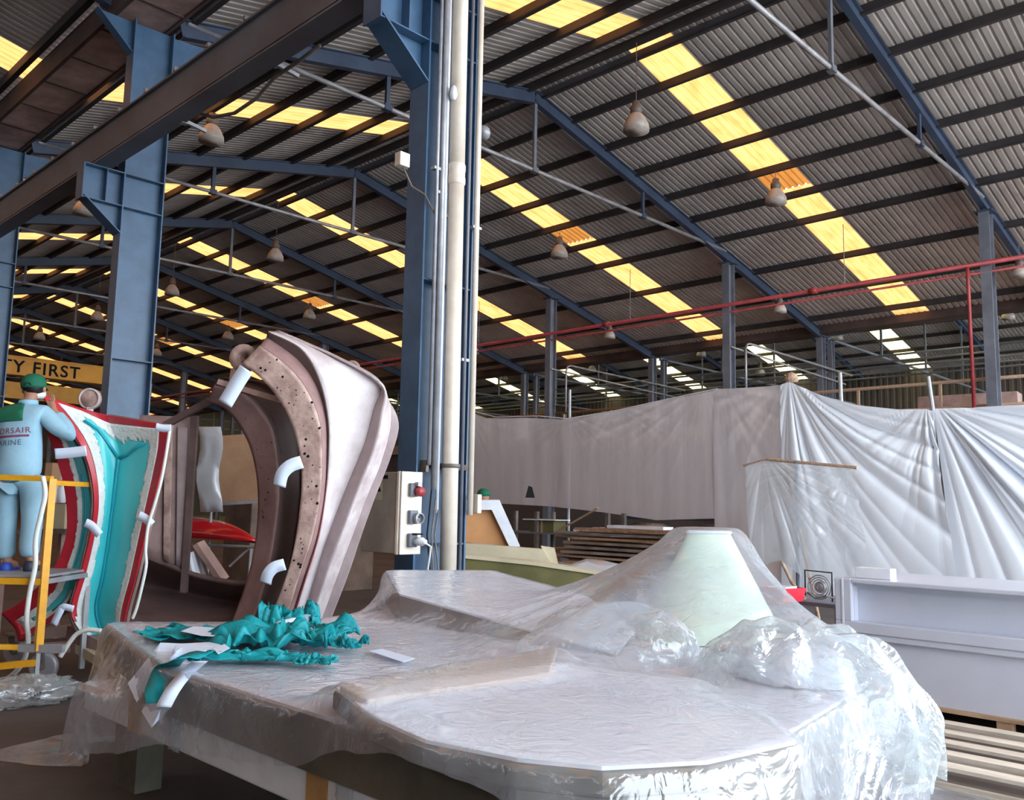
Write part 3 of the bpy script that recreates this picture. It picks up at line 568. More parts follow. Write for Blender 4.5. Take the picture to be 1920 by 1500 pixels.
one('scrap_board', MB().box((7.02, 1.6, .03), (.32, 2.8, .05)), M['pallet_dark'], 'old grey board lying flat against the pallet of the white mould', 'board')
# clutter beside the white mould
TW = onz(1500, 1128, .64)
t = thing('work_trolley', 'low grey work trolley beside the white mould holding a red tray', 'trolley', (TW.x+.35, TW.y+.2, 0), -.1)
part('top', MB().b2(-.45, .45, -.75, .7, .62, .66), M['grey_steel'], t); part('shelf', MB().b2(-.42, .42, -.7, .65, .25, .28), M['lamp_body'], t)
for sx_ in (-.42, .42):
    for sy in (-.72, .66): part('leg', MB().b2(sx_-.02, sx_+.02, sy-.02, sy+.02, 0, .62), M['grey_steel'], t)
q = dep(1470, 1108, 10.2)
t = thing('red_tray', 'bright red plastic tray with a white rim beside the milky sheet', 'tray', onz(1468, 1126, .665))
part('tray', MB().lathe([(.12, 0), (.2, .0), (.24, .14), (.225, .14), (.19, .02), (0, .02)], n=4, R=Matrix.Rotation(.5, 3, 'Z')), mat('red_plastic', (214, 40, 60), rough=.35), t)
part('contents', MB().b2(-.14, .12, -.1, .1, .125, .15), M['white'], t)
one('wooden_stick', MB().tube([dep(1467, 1056, onz(1510, 1122, .69).dot(FW)+.3), dep(1484, 1092, onz(1510, 1122, .69).dot(FW)+.1), onz(1510, 1122, .69)], .018, 8), M['wood'], 'tan wooden stick leaning across the red tray', 'stick')
t = thing('wire_basket', 'tangled wire cage with a round grey fan beside the white mould', 'fan', onz(1537, 1126, .665))
for a in range(5): part('wire_ring', MB().tube([Vector((0, math.cos(k*PI/12)*(.03+.024*a), math.sin(k*PI/12)*(.03+.024*a)+.14)) for k in range(25)], .007, 5, caps=False), M['galv'], t)
part('hub', MB().lathe([(0, -.03), (.06, -.03), (.065, .02), (0, .03)], (.03, 0, .14), 16, Matrix.Rotation(PI/2, 3, 'Y')), M['galv'], t, smooth=True)
part('frame', MB().tube([(0, -.14, 0), (0, -.14, .3), (0, .16, .31), (0, .16, 0)], .009, 6), M['black'], t)
part('guard', MB().tube([(0, -.24, .02), (-.05, -.1, .06), (0, .05, .02), (.03, .15, .07)], .012, 6), M['galv'], t)
# ---------------------------------------------------------------- middle distance
t = thing('beige_mould', 'olive and beige fibreglass mould standing behind the near blue column', 'mould', (8.9, 8.6, 0), 0)
M['olive'] = mat('olive_gelcoat', (112, 106, 66), (90, 86, 52), 2, .4); M['beigem'] = mat('beige_ply', (198, 186, 158), (180, 168, 140), 2, .6); M['orangeply'] = mat('orange_ply', (206, 150, 98), (188, 132, 84), 2, .6); M['palegreen'] = mat('pale_green_mould', (214, 230, 212), (198, 218, 200), 2, .4)
o = Vector((8.9, 8.6, 0))
def quad3(pts, thick_dir, th):
    return [Vector(p) for p in pts], Vector(thick_dir)*th
def slab(name, px, D, m, parent, origin, th=.04, D2=None):
    ps = [(dep(a, b, D if D2 is None else D+(D2-D)*(a-min(p[0] for p in px))/max(1, (max(p[0] for p in px)-min(p[0] for p in px))))-origin) for a, b in px]
    n = (ps[1]-ps[0]).cross(ps[2]-ps[0]).normalized()
    if n.dot(FW) < 0: n = -n
    return part(name, MB().prism(ps, (0, 0, 0), n*th), m, parent)
slab('lower_panel', [(862, 1042), (1000, 1056), (1075, 1068), (1150, 1080), (1150, 1190), (862, 1190)], 11.0, M['olive'], t, o, .05)
slab('top_edge', [(862, 1040), (1000, 1053), (1075, 1065), (1150, 1078), (1150, 1082), (1000, 1060), (862, 1046)], 10.97, M['beigem'], t, o, .12)
slab('middle_panel', [(862, 1018), (1018, 1030), (1042, 1070), (1000, 1070), (862, 1050)], 11.4, M['beigem'], t, o, .05)
slab('end_face', [(1014, 1024), (1040, 1028), (1048, 1062), (1036, 1070)], 11.45, M['beigem'], t, o, .05)
slab('backrest_panel', [(862, 948), (932, 948), (958, 1024), (862, 1016)], 11.9, M['orangeply'], t, o, .03)
slab('backrest_frame', [(862, 938), (936, 938), (975, 1025), (955, 1025), (922, 956), (862, 956)], 11.8, M['white'], t, o, .08)
one('plastic_offcut', MB().grid([[dep(1040+30*i, 1052+8*j+6*math.sin(i*2+j), 11.9-.2*j) for i in range(5)] for j in range(4)]), M['sheet2'], 'crumpled clear offcut lying right of the beige mould', 'plastic', smooth=True, thick=.004)
# timber stack: individual boards
r = random.Random(5); k = 0
base = Vector((13.0, 9.9, 0)); ords = ['lowest', 'second', 'third', 'fourth', 'fifth', 'sixth', 'seventh', 'eighth', 'ninth', 'tenth', 'eleventh', 'twelfth', 'thirteenth']
for lv in range(12):
    nbd = 3 if lv < 11 else 2
    for j in range(nbd):
        L_ = r.uniform(2.0, 3.3); z = .28+.085*lv; x = 12.7+.33*j+r.uniform(-.03, .03); y = 10.1+r.uniform(-.35, .35)-(.15*lv*.4)
        b = one('timber_board', MB().box((0, 0, 0), (.26, L_, r.uniform(.03, .05))), M[('wood', 'board', 'pallet_dark')[r.randrange(3)]], 'rough board in the timber stack under the curtain, %s layer from the floor, %s' % (ords[lv], ('front', 'middle', 'back')[j]), 'board', 'boards in the timber stack')
        b.location = (x, y, z); b.rotation_euler = (r.uniform(-.012, .012), r.uniform(-.02, .02), r.uniform(-.09, .09))
for j in range(3): one('bearer', MB().box((13.0, 9.1+1.0*j, .125), (1.1, .12, .25)), M['pallet_dark'], '%s squared timber bearer under the board stack' % ('right-hand', 'middle', 'left-hand')[j], 'timber', 'bearers under the timber stack')
b = one('white_board', MB().box((12.75, 9.2, 1.275), (.3, 1.2, .05)), M['white'], 'pale white board on the very top of the timber stack', 'board')
# shelf rack
t = thing('storage_rack', 'dark metal storage rack with cluttered shelves below the curtain', 'shelf', (14.3, 12.6, 0))
for y in (-1.5, 0.45, 1.6): part('upright', MB().b2(-.04, .04, y-.04, y+.04, 0, 1.5), M['lamp_body'], t); part('upright', MB().b2(.5, .58, y-.04, y+.04, 0, 1.5), M['lamp_body'], t)
for z in (.35, 1.02): part('shelf_board', MB().b2(-.05, .6, -1.6, 1.7, z, z+.035), M['grey_steel'], t)
for i, (y, z, d, m, lb) in enumerate(((.35, 1.055, (.4, .7, .26), 'olive', 'olive box with a pale lid on the upper rack shelf'), (-.7, 1.055, (.3, .4, .1), 'white', 'low pale box on the upper rack shelf'), (-1.15, 1.055, (.3, .3, .15), 'gutter', 'small pinkish box at the right end of the upper rack shelf'), (.7, .385, (.4, .6, .2), 'beigem', 'beige box on the lower rack shelf'), (-.4, .385, (.4, .5, .16), 'grey_steel', 'flat grey box on the lower rack shelf'))):
    c = crate('storage_box', lb, (14.55, 12.6+y, z), d, m, .1*i)
one('box_lid', MB().box((14.5, 12.95, 1.325), (.5, .95, .02)), M['white'], 'thin pale lid lying over the olive box', 'lid')
one('lath', MB().tube([(14.2, 12.4, 1.08), (14.1, 11.2, 1.6)], .02, 6), M['wood'], 'slanting lath leaning on the upper rack shelf', 'stick')
for i, y in enumerate((10.95, 9.35, 8.45)):
    t = thing('drum', 'round brown fibre drum behind the timber stack, %s' % ('left-hand', 'middle', 'right-hand')[i], 'drum', (15.6, y, 0), 0, 'fibre drums behind the timber')
    part('barrel', MB().lathe([(.36, 0), (.37, .02), (.36, .05), (.36, 1.2), (.375, 1.22), (.375, 1.27), (.0, 1.27)], n=20), M['card'], t, smooth=True); part('lid', MB().lathe([(.375, 1.27), (.375, 1.31), (0, 1.33)], n=20), M['lamp_body'], t)
one('table_top', MB().b2(15.55, 16.5, 6.6, 11.6, 1.38, 1.55), M['blue2'], 'dark blue bench edge just under the curtain behind the drums', 'bench')
# far wall of clutter left of centre
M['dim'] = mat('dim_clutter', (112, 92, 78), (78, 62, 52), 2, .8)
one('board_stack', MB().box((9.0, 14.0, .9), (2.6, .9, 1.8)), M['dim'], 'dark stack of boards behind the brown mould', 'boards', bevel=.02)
t = thing('cardboard_sheet', 'tall brown cardboard panel hanging behind the brown mould', 'panel', dep(445, 885, 11.5)); o = dep(445, 885, 11.5)
slab('panel', [(398, 818), (492, 812), (495, 940), (405, 948)], 11.5, M['card'], t, o, .03)
slab('crossbar', [(395, 943), (492, 937), (492, 943), (395, 949)], 11.4, M['galv'], t, o, .03)
one('plastic_sheet', MB().grid([[dep(372+14*i+4*math.sin(j), 800+20*j, 11.2+.06*math.sin(i*3+j)) for i in range(4)] for j in range(9)]), M['sheet2'], 'clear plastic strip hanging left of the brown cardboard panel', 'sheet', smooth=True, thick=.003)
t = thing('red_hull', 'small glossy red hull upside down on a light metal rack', 'hull', dep(410, 1000, 11.3)); o = dep(410, 1000, 11.3)
M['redg'] = mat('red_gelcoat', (190, 20, 34), (160, 14, 26), 2, .2, coat=.5)
rows = []
ax = (dep(480, 1015, 11.2)-dep(345, 1005, 11.6)); st = dep(345, 1005, 11.6)
for i in range(13):
    u = i/12; c = st+ax*u-o; w = .32*(1-u**2.5)+.01; h = .24*(1-u**3)+.01
    rows.append([c+Vector((math.cos(a)*w*.6, math.sin(0)*0+math.cos(a)*w*.6, math.sin(a)*h)) for a in [x*PI/10 for x in range(11)]])
part('shell', MB().grid(rows), M['redg'], t, smooth=True, thick=.02)
part('rim', MB().tube([rr[0]+Vector((0, 0, -.01)) for rr in rows], .02, 6), M['redg'], t, smooth=True); part('stripe', MB().tube([rr[6]+Vector((0, 0, .005)) for rr in rows[1:8]], .014, 6), M['galv'], t, smooth=True)
t = thing('hull_rack', 'thin metal rack under the red hull', 'rack', Vector((o.x, o.y, 0)))
o2 = Vector((o.x, o.y, 0))
for a, b2 in (((345, 1020), (485, 1026)),): part('rail', MB().tube([dep(a[0], a[1], 11.4)-o2, dep(b2[0], b2[1], 11.1)-o2], .02, 8), M['galv'], t)
for px in (352, 392, 470): p = dep(px, 1022, 11.3)-o2; part('leg', MB().tube([(p.x, p.y, 0), (p.x, p.y, p.z+(.75 if px == 392 else 0))], .018, 8), M['galv'], t)
part('strut', MB().tube([dep(470, 1025, 11.2)-o2, dep(430, 1062, 11.2)-o2], .015, 6), M['galv'], t)
def plank(name, pa, pb, D, w, th, m, label, cat='board', group=None):
    a = dep(*pa, D); b = dep(*pb, D); one(name, MB().bar(a, b, w, th, (FW.x, FW.y, 0)), M[m], label, cat, group)
plank('plank', (372, 1018), (420, 1088), 10.6, .06, .3, 'gutter', 'leaning pinkish plank under the red hull')
for i in range(3): plank('white_profile', (350+12*i, 1030+4*i), (364+12*i, 1085), 10.4+.1*i, .04, .1, 'white', ('left-hand', 'middle', 'right-hand')[i]+' white profile leaning behind the brown tray', 'profile', 'white profiles')
# ---------------------------------------------------------------- curved moulds
def cr3(P, t):
    n = len(P)-1; x = max(0, min(n-1e-6, t*n)); i = int(x); f = x-i
    p0, p1, p2, p3 = P[max(0, i-1)], P[i], P[i+1], P[min(n, i+2)]
    return .5*((2*p1)+(p2-p0)*f+(2*p0-5*p1+4*p2-p3)*f*f+(3*p1-p0-3*p2+p3)*f*f*f)
def curve(px, D):
    D = D if isinstance(D, (list, tuple)) else [D]*len(px)
    return [dep(a, b, d) for (a, b), d in zip(px, D)]
def loft(curves, us, nv=48, nu=30, lin_u=False):
    """curves: list of control polylines (one per u in us); returns grid function"""
    out = []
    for j in range(nv+1):
        v = j/nv; cp = [cr3(c, v) for c in curves]; row = []
        for i in range(nu+1):
            u = i/nu
            k = max(0, min(len(us)-2, sum(1 for q in us if q <= u)-1)); f = (u-us[k])/(us[k+1]-us[k])
            if lin_u: row.append(cp[k].lerp(cp[k+1], f))
            else:
                p0 = cp[max(0, k-1)]; p1 = cp[k]; p2 = cp[k+1]; p3 = cp[min(len(cp)-1, k+2)]
                row.append(p1.lerp(p2, f)*.75+.25*(.5*((2*p1)+(p2-p0)*f+(2*p0-5*p1+4*p2-p3)*f*f+(3*p1-p0-3*p2+p3)*f*f*f)))
        out.append(row)
    return out
def sub_grid(G, test, off=0.0, origin=Vector()):
    """faces of G whose centre (u,v) passes the test, as their own mesh"""
    nv = len(G)-1; nu = len(G[0])-1; idx = {}; vs = []; fs = []
    def gi(j, i):
        if (j, i) not in idx:
            a = G[min(nv, j+1)][i]-G[max(0, j-1)][i]; b = G[j][min(nu, i+1)]-G[j][max(0, i-1)]; n = a.cross(b).normalized()
            if n.dot(G[j][i]-EYE) > 0: n = -n
            idx[(j, i)] = len(vs); vs.append(G[j][i]-origin+n*off)
        return idx[(j, i)]
    for j in range(nv):
        for i in range(nu):
            if test((i+.5)/nu, (j+.5)/nv): fs.append((gi(j, i), gi(j, i+1), gi(j+1, i+1), gi(j+1, i)))
    return MB().add(vs, fs)
FWH = Vector((FW.x, FW.y, 0)).normalized(); RH = Vector((R0.x, R0.y, 0)).normalized()
M['turq'] = mat('turquoise_film', (64, 196, 204), (84, 210, 214), 1.6, .3, bump=.25, bscale=6, lo=.3, hi=.7)
M['turq_d'] = mat('turquoise_pleat', (22, 152, 172), (30, 166, 184), 4, .35)
M['redt'] = mat('red_flange_tape', (192, 40, 54), (170, 34, 48), 3, .3, bump=.15, bscale=12)
M['sealw'] = mat('white_sealant', (232, 236, 234), (212, 218, 214), 6, .5, bump=.6, bscale=30)
M['mould_back'] = mat('mould_back', (150, 124, 118), (120, 98, 92), 3, .7)
M['paper'] = mat('pale_paper', (214, 226, 244), rough=.6)
M['hose'] = mat('white_hose', (214, 216, 212), rough=.4)
org = Vector((3.1, 7.7, .0))
Lc = curve([(76, 738), (108, 780), (147, 828), (169, 885), (176, 945), (167, 1010), (151, 1075), (133, 1145), (150, 1185)], 7.7)
Ac = curve([(140, 762), (180, 800), (196, 850), (200, 905), (198, 960), (188, 1020), (176, 1080), (160, 1145), (178, 1197)], 7.8)
Cc = curve([(200, 778), (224, 845), (221, 890), (216, 930), (210, 975), (203, 1030), (194, 1085), (183, 1145), (200, 1205)], 7.88)
Rc = curve([(320, 797), (312, 838), (303, 880), (293, 922), (282, 968), (268, 1027), (254, 1087), (238, 1145), (226, 1214)], 7.62)
G1 = loft([Lc, Ac, Cc, Rc], [0, .26, .45, 1], 110, 90)
t = thing('infusion_mould', 'tall curved mould lined with turquoise film and edged in white and red', 'mould', org)
rr_ = random.Random(3); jit = [.005*math.sin(k*.9)+.004*math.sin(k*2.3+1) for k in range(200)]
def band1(u, v):
    j = jit[int(v*71) % 200]; k = jit[(int(u*59)+90) % 200]
    wl, wr = .105, .10
    if u < wl*(1 if v < .9 else .5) or u > 1-wr or (v < .035+k*.3 and u > .05): return 'r' if v < .93 else 'w'
    if u < .215+j*1.6 or u > 1-.195+j*1.6 or v < .09+k: return 'w'
    return 't'
for nm_, key, m in (('flange_tape', 'r', 'redt'), ('sealant_edge', 'w', 'sealw'), ('turquoise_film', 't', 'turq')):
    part(nm_, sub_grid(G1, lambda u, v: band1(u, v) == key, {'r': .0, 'w': .004, 't': .0}[key], org), M[m], t, smooth=True, thick=.012)
part('shell', sub_grid(G1, lambda u, v: True, -.03, org), M['mould_back'], t, smooth=True, thick=.03)
def gpt(G, u, v, off=.02):
    j = v*(len(G)-1); i = u*(len(G[0])-1); return G[int(round(j))][int(round(i))]-FWH*off
pl = [gpt(G1, .45, v) for v in [.16+.83*k/30 for k in range(31)]]
part('film_pleat', MB().tube([p-org for p in pl], .014, 6), M['turq_d'], t, smooth=True)
part('film_pleat', MB().tube([gpt(G1, u, v)-org for u, v in ((.45, .16), (.55, .145), (.65, .12), (.76, .1))], .013, 6), M['turq_d'], t, smooth=True)
part('film_pleat', MB().tube([gpt(G1, u, v)-org for u, v in ((.45, .16), (.36, .15), (.28, .13), (.2, .11))], .013, 6), M['turq_d'], t, smooth=True)
# flange lip on the far side with a thickness
Oc = curve([(84, 800), (96, 830), (108, 866), (120, 910), (126, 965), (122, 1015), (96, 1072), (44, 1124), (3, 1150)], [7.9]*9)
Ic = curve([(108, 786), (137, 826), (157, 870), (168, 920), (168, 975), (157, 1035), (143, 1090), (134, 1135), (36, 1203)], [7.85, 7.82, 7.8, 7.8, 7.8, 7.8, 7.8, 7.8, 7.9])
Mc = [a.lerp(b, .55)+FWH*.06 for a, b in zip(Oc, Ic)]
G2 = loft([Oc, Mc, Ic], [0, .55, 1], 72, 40)
org2 = Vector((2.8, 8.0, 0))
t2 = thing('infusion_mould', 'narrow curved turquoise mould behind the worker, its tail ending at the trolley wheel', 'mould', org2)
def band2(u, v):
    j = jit[int(v*71) % 200]
    if u < .38+j*2 or v > .975: return 'r'
    if v > .82 and u > .86: return 'r'
    if u < .56+j*2 or v > .95 or (v > .8 and u > .7): return 'w'
    return 't'
for nm_, key, m in (('flange_tape', 'r', 'redt'), ('sealant_edge', 'w', 'sealw'), ('turquoise_film', 't', 'turq')):
    part(nm_, sub_grid(G2, lambda u, v: band2(u, v) == key, 0, org2), M[m], t2, smooth=True, thick=.012)
part('shell', sub_grid(G2, lambda u, v: True, -.03, org2), M['mould_back'], t2, smooth=True, thick=.03)
part('film_pleat', MB().tube([gpt(G2, .74, v, .012)-org2 for v in [.3+.6*k/24 for k in range(25)]], .01, 6), M['turq_d'], t2, smooth=True)
# trolley under the mould (grey frame, castor)
org3 = Vector((3.3, 8.3, 0))
t = thing('mould_trolley', 'low grey steel trolley under the turquoise mould', 'trolley', org3)
def seg(nm_, a, b, D1, D2, w, h, m, par, o): part(nm_, MB().bar(dep(a[0], a[1], D1)-o, dep(b[0], b[1], D2)-o, w, h), M[m], par)
seg('frame_bar', (28, 1192), (185, 1176), 8.1, 8.4, .09, .1, 'gutter', t, org3); seg('frame_bar', (55, 1218), (135, 1212), 7.9, 8.0, .1, .09, 'gutter', t, org3)
seg('frame_bar', (135, 1185), (225, 1228), 8.0, 7.5, .1, .12, 'mould_back', t, org3); seg('frame_bar', (150, 1215), (235, 1265), 7.9, 7.0, .08, .08, 'beigem', t, org3)
seg('cross_bar', (60, 1210), (250, 1185), 8.2, 8.8, .08, .06, 'lamp_body', t, org3)
def castor(px, py, D, r, label):
    c = dep(px, py, D); c.z = r
    t = thing('castor', label, 'castor', (c.x, c.y, 0))
    Rw = Matrix.Rotation(_y, 3, 'Z').transposed() @ Matrix.Rotation(PI/2, 3, 'X')
    Rw = Matrix((RH, Vector((0, 0, 1)), -FWH)).transposed()
    part('wheel', MB().lathe([(0, -.03), (r*.35, -.035), (r*.5, -.02), (r*.8, -.02), (r*.85, -.032), (r, -.022), (r, .022), (r*.85, .032), (r*.5, .02), (0, .03)], (0, 0, r), 28, Rw), M['galv'], t, smooth=True)
    part('fork', MB().bar(Vector((0, 0, r))-FWH*.045, Vector((0, 0, 2*r+.04))-FWH*.045-RH*.03, .07, .012, FWH).bar(Vector((0, 0, r))+FWH*.045, Vector((0, 0, 2*r+.04))+FWH*.045-RH*.03, .07, .012, FWH), M['lamp_body'], t)
    part('axle_bolt', MB().lathe([(0, -.06), (.025, -.055), (.025, .055), (0, .06)], (0, 0, r), 12, Rw), M['lamp_body'], t)
    part('top_plate', MB().box(Vector((0, 0, 2*r+.05))-RH*.03, (.16, .16, .02)), M['lamp_body'], t)
castor(82, 1250, 7.72, .125, 'big grey castor wheel under the tail of the narrow turquoise mould')
castor(30, 1228, 8.5, .115, 'grey castor wheel half hidden behind the yellow scaffold foot')
# brown mould behind
M['brown'] = mat('brown_mould', (158, 126, 122), (120, 92, 90), 2.2, .55, bump=.25, bscale=14)
M['brownd'] = mat('dark_brown_mould', (104, 84, 80), (80, 62, 60), 2, .6, bump=.2, bscale=12)
M['pinkm'] = mat('speckled_pink_mould', (200, 172, 160), (146, 116, 108), 5, .6, bump=.3, bscale=24)
M['palem'] = mat('pale_mould_face', (222, 214, 216), (178, 164, 164), 1.8, .35, bump=.1, bscale=6)
M['redm'] = mat('dull_red_edge', (160, 62, 70), (132, 70, 72), 3, .5)
M['greym'] = mat('grey_mould_ridge', (176, 160, 160), (148, 130, 130), 2.5, .55)
M['palem2'] = mat('pale_ridge', (216, 206, 206), (178, 160, 160), 4, .5)
org4 = Vector((4.8, 7.3, 0))
bm_ = thing('boat_mould', 'tall upright brown and grey fibreglass mould with a curved open side', 'mould', org4)
E1 = curve([(455, 682), (497, 716), (535, 768), (556, 822), (566, 885), (563, 950), (551, 1030), (532, 1095), (500, 1175), (480, 1215)], 7.75)
E2 = curve([(488, 648), (545, 692), (580, 740), (600, 795), (604, 865), (600, 935), (585, 1010), (560, 1085), (532, 1175), (515, 1215)], [7.75]*10)
E2b = curve([(500, 632), (560, 676), (596, 730), (612, 790), (613, 865), (608, 935), (594, 1010), (570, 1085), (540, 1175), (522, 1215)], 7.9)
E3 = curve([(503, 622), (566, 655), (600, 715), (616, 790), (616, 865), (610, 935), (597, 1010), (574, 1085), (545, 1175), (526, 1215)], 7.85)
E4 = curve([(520, 620), (630, 668), (712, 716), (700, 770), (684, 830), (655, 900), (628, 965), (600, 1045), (562, 1175), (545, 1215)], 8.15)
E5 = curve([(522, 621), (632, 670), (716, 720), (716, 775), (700, 845), (672, 915), (644, 990), (616, 1065), (578, 1178), (562, 1215)], 8.05)
E6 = curve([(524, 623), (634, 674), (717, 735), (732, 790), (716, 860), (686, 935), (660, 1005), (632, 1080), (595, 1180), (580, 1215)], 8.28)
E7 = curve([(526, 626), (636, 680), (717, 745), (747, 792), (733, 855), (704, 930), (677, 1005), (652, 1080), (612, 1182), (600, 1215)], 8.3)
def strip(nm_, a, b, m, th=.02, par=bm_, o=org4, bulge=0, nu=8, v0=0, v1=1, **k):
    G = []
    for j in range(49):
        vv_ = v0+(v1-v0)*j/48; p, q = cr3(a, vv_), cr3(b, vv_); G.append([p.lerp(q, i/nu)-o+FWH*bulge*4*(i/nu)*(1-i/nu) for i in range(nu+1)])
    return part(nm_, MB().grid(G), M[m], par, smooth=True, thick=th, **k)
strip('rim', E1, E2, 'pinkm', .03); strip('inner_edge', E2, E2b, 'brown', .015); strip('edge_return', E2b, E3, 'brownd', .015, v1=.5); strip('red_edge', E2b, E3, 'redm', .015, v0=.5)
strip('main_panel', E3, E4, 'palem', .02, bulge=.04); strip('side_ridge', E4, E5, 'greym', .02); strip('pale_ridge', E5, E6, 'palem2', .02); strip('outer_flange', E6, E7, 'greym', .025)
# holes/scabs along the rim
r = random.Random(4); mb = MB()
for k in range(46):
    v = r.uniform(.03, .8); u = r.uniform(.15, 1.0); p = cr3(E1, v).lerp(cr3(E2, v), u)-org4-FWH*.017; s = r.uniform(.004, .014)
    mb.lathe([(0, 0), (s, .0), (s*.7, .004), (0, .005)], p, 7, Matrix((RH, Vector((0, 0, 1)), -FWH)).transposed())
tag(part('dark_scabs', mb, M['black'], bm_), kind='stuff')
# corrugated back part of the panel
def quadpart(nm_, px, D, m, par, o, th=.02, n=10, wav=0.0):
    a, b, c, d = [dep(x, y, dd) for (x, y), dd in zip(px, D if isinstance(D, (list, tuple)) else [D]*4)]
    rows = []
    for j in range(n+1):
        p, q = a.lerp(d, j/n), b.lerp(c, j/n); rows.append([p.lerp(q, i/n)-o-FWH*wav*math.sin(i/n*PI*3) for i in range(n+1)])
    return part(nm_, MB().grid(rows), M[m], par, smooth=True, thick=th)
# second shell of the same mould
S1 = curve([(390, 752), (428, 770), (462, 818), (480, 875), (486, 945), (480, 1020), (466, 1085), (445, 1145), (425, 1195)], 8.2)
S2 = curve([(402, 722), (455, 735), (505, 790), (520, 850), (524, 930), (515, 1010), (500, 1085), (480, 1150), (460, 1200)], 8.05)
S3 = curve([(420, 708), (500, 720), (562, 770), (575, 850), (572, 930), (560, 1010), (545, 1085), (520, 1150), (500, 1200)], 8.35)
o5 = Vector((4.2, 7.9, 0)); bt = thing('boat_mould', 'darker brown curved mould shell standing just left of the tall mould', 'mould', o5)
strip('rim', S1, S2, 'brown', .03, bt, o5, 0); strip('inner_face', S2, S3, 'brownd', .025, bt, o5, .12); 
part('top_rim', MB().bar(dep(410, 716, 8.05)-o5, dep(525, 750, 8.0)-o5, .06, .05), M['pinkm'], bt)
mb = MB(); r = random.Random(9)
for k in range(16):
    v = r.uniform(.05, .6); p = cr3(S1, v).lerp(cr3(S2, v), r.uniform(.2, .9))-o5-FWH*.018; s = r.uniform(.004, .01)
    mb.lathe([(0, 0), (s, .0), (s*.7, .004), (0, .005)], p, 7, Matrix((RH, Vector((0, 0, 1)), -FWH)).transposed())
tag(part('dark_scabs', mb, M['black'], bt), kind='stuff')
# scroll lug on top
sc = dep(458, 672, 8.1)-o5; R3 = Matrix((RH, Vector((0, 0, 1)), -FWH)).transposed()
part('lifting_lug', MB().lathe([(.05, -.03), (.13, -.03), (.13, .03), (.05, .03), (.05, -.03)], sc, 20, R3).bar(sc+Vector((0, 0, -.1))-RH*.06, sc+Vector((0, 0, -.32))-RH*.08, .1, .05, FWH), M['pinkm'], bt, smooth=True)
part('lifting_lug', MB().lathe([(.04, -.02), (.07, -.02), (.07, .02), (.04, .02), (.04, -.02)], dep(661, 690, 8.17)-org4, 16, R3), M['mould_back'], bm_, smooth=True)
tr = thing('scroll_disc', 'pale round reel standing on the top edge of the turquoise mould', 'reel', dep(169, 748, 8.3)); 
part('disc', MB().lathe([(0, -.02), (.09, -.02), (.095, 0), (.09, .02), (0, .02)], (0, 0, 0), 22, Matrix.Diagonal((1, 1, 1)) @ R3), M['pinkm'], tr, smooth=True); part('rim_ring', MB().lathe([(.085, -.03), (.1, -.03), (.1, .03), (.085, .03), (.085, -.03)], (0, 0, 0), 22, R3), M['palem2'], tr, smooth=True); part('foot', MB().b2(-.03, .03, -.02, .02, -.2, -.08), M['palem2'], tr)
# tray & side panel left of the brown mould
o6 = Vector((4.0, 8.3, 0)); tp = thing('side_mould', 'brown mould section with an upright striped panel and a curved trough at its foot', 'mould', o6)
quadpart('striped_panel', [(262, 778), (357, 782), (352, 1078), (270, 1045)], [8.35, 8.5, 8.5, 8.35], 'mould_back', tp, o6, .03)
quadpart('pale_stripe', [(309, 800), (324, 801), (318, 1055), (306, 1048)], [8.37]*4, 'pinkm', tp, o6, .012)
quadpart('stripe', [(333, 800), (352, 802), (346, 1068), (330, 1062)], [8.42]*4, 'greym', tp, o6, .012)
part('angle_post', MB().bar(dep(366, 780, 8.4)-o6, dep(345, 1110, 8.4)-o6, .06, .05, (FWH)), M['brownd'], tp)
part('top_bar', MB().bar(dep(305, 800, 8.4)-o6, dep(392, 752, 8.4)-o6, .05, .06), M['brownd'], tp)
U1 = curve([(258, 1045), (300, 1052), (350, 1072), (400, 1085), (450, 1092), (480, 1088)], [8.4, 8.4, 8.4, 8.4, 8.3, 8.2]); U2 = curve([(252, 1100), (300, 1108), (350, 1118), (400, 1128), (440, 1134), (465, 1136)], [8.9, 8.9, 8.9, 8.8, 8.7, 8.6])
U3 = curve([(240, 1170), (300, 1180), (350, 1186), (400, 1192), (430, 1196), (450, 1200)], 7.7)
G = []
for j in range(25):
    row = []
    for i in range(17):
        row.append(cr3([cr3(U1, j/24), cr3(U2, j/24), cr3(U3, j/24)], i/16)-o6)
    G.append(row)
part('trough', MB().grid(G), M['brownd'], tp, smooth=True, thick=.04)
# paper peel strips
def paper(px, D, w, label, group=None, curl=0, name='paper_strip'):
    pts = [dep(a, b, D) for a, b in px]; P = []
    for k in range(13):
        p = cr3(pts, k/12); q = cr3(pts, min(1, k/12+.02)); q0 = cr3(pts, max(0, k/12-.02)); d = (q-q0).normalized(); n = d.cross(FW).normalized()
        P.append([p-n*w/2-FWH*curl*math.sin(k/12*PI), p+n*w/2-FWH*curl*math.sin(k/12*PI)*.6])
    return one(name, MB().grid(P), M['paper'], label, 'paper strip', group, smooth=True, thick=.002)
paper([(103, 851), (130, 849), (162, 845)], 7.58, .09, 'white paper strip stuck across the top of the two turquoise moulds')
paper([(160, 980), (172, 986), (187, 1003)], 7.55, .075, 'white paper strip on the left red edge of the turquoise mould')
paper([(260, 966), (272, 972), (285, 984)], 7.5, .075, 'white paper strip halfway down the right red edge of the turquoise mould')
paper([(292, 800), (306, 803), (321, 803)], 7.5, .065, 'white paper strip on the top right corner of the turquoise mould')
paper([(138, 1142), (120, 1138), (112, 1150), (100, 1172)], 7.6, .06, 'white peel strip at the foot of the red edge near the scaffold', curl=.02)
paper([(462, 692), (445, 718), (422, 757)], 7.6, .13, 'long white paper strip hanging from the top tip of the tall brown mould')
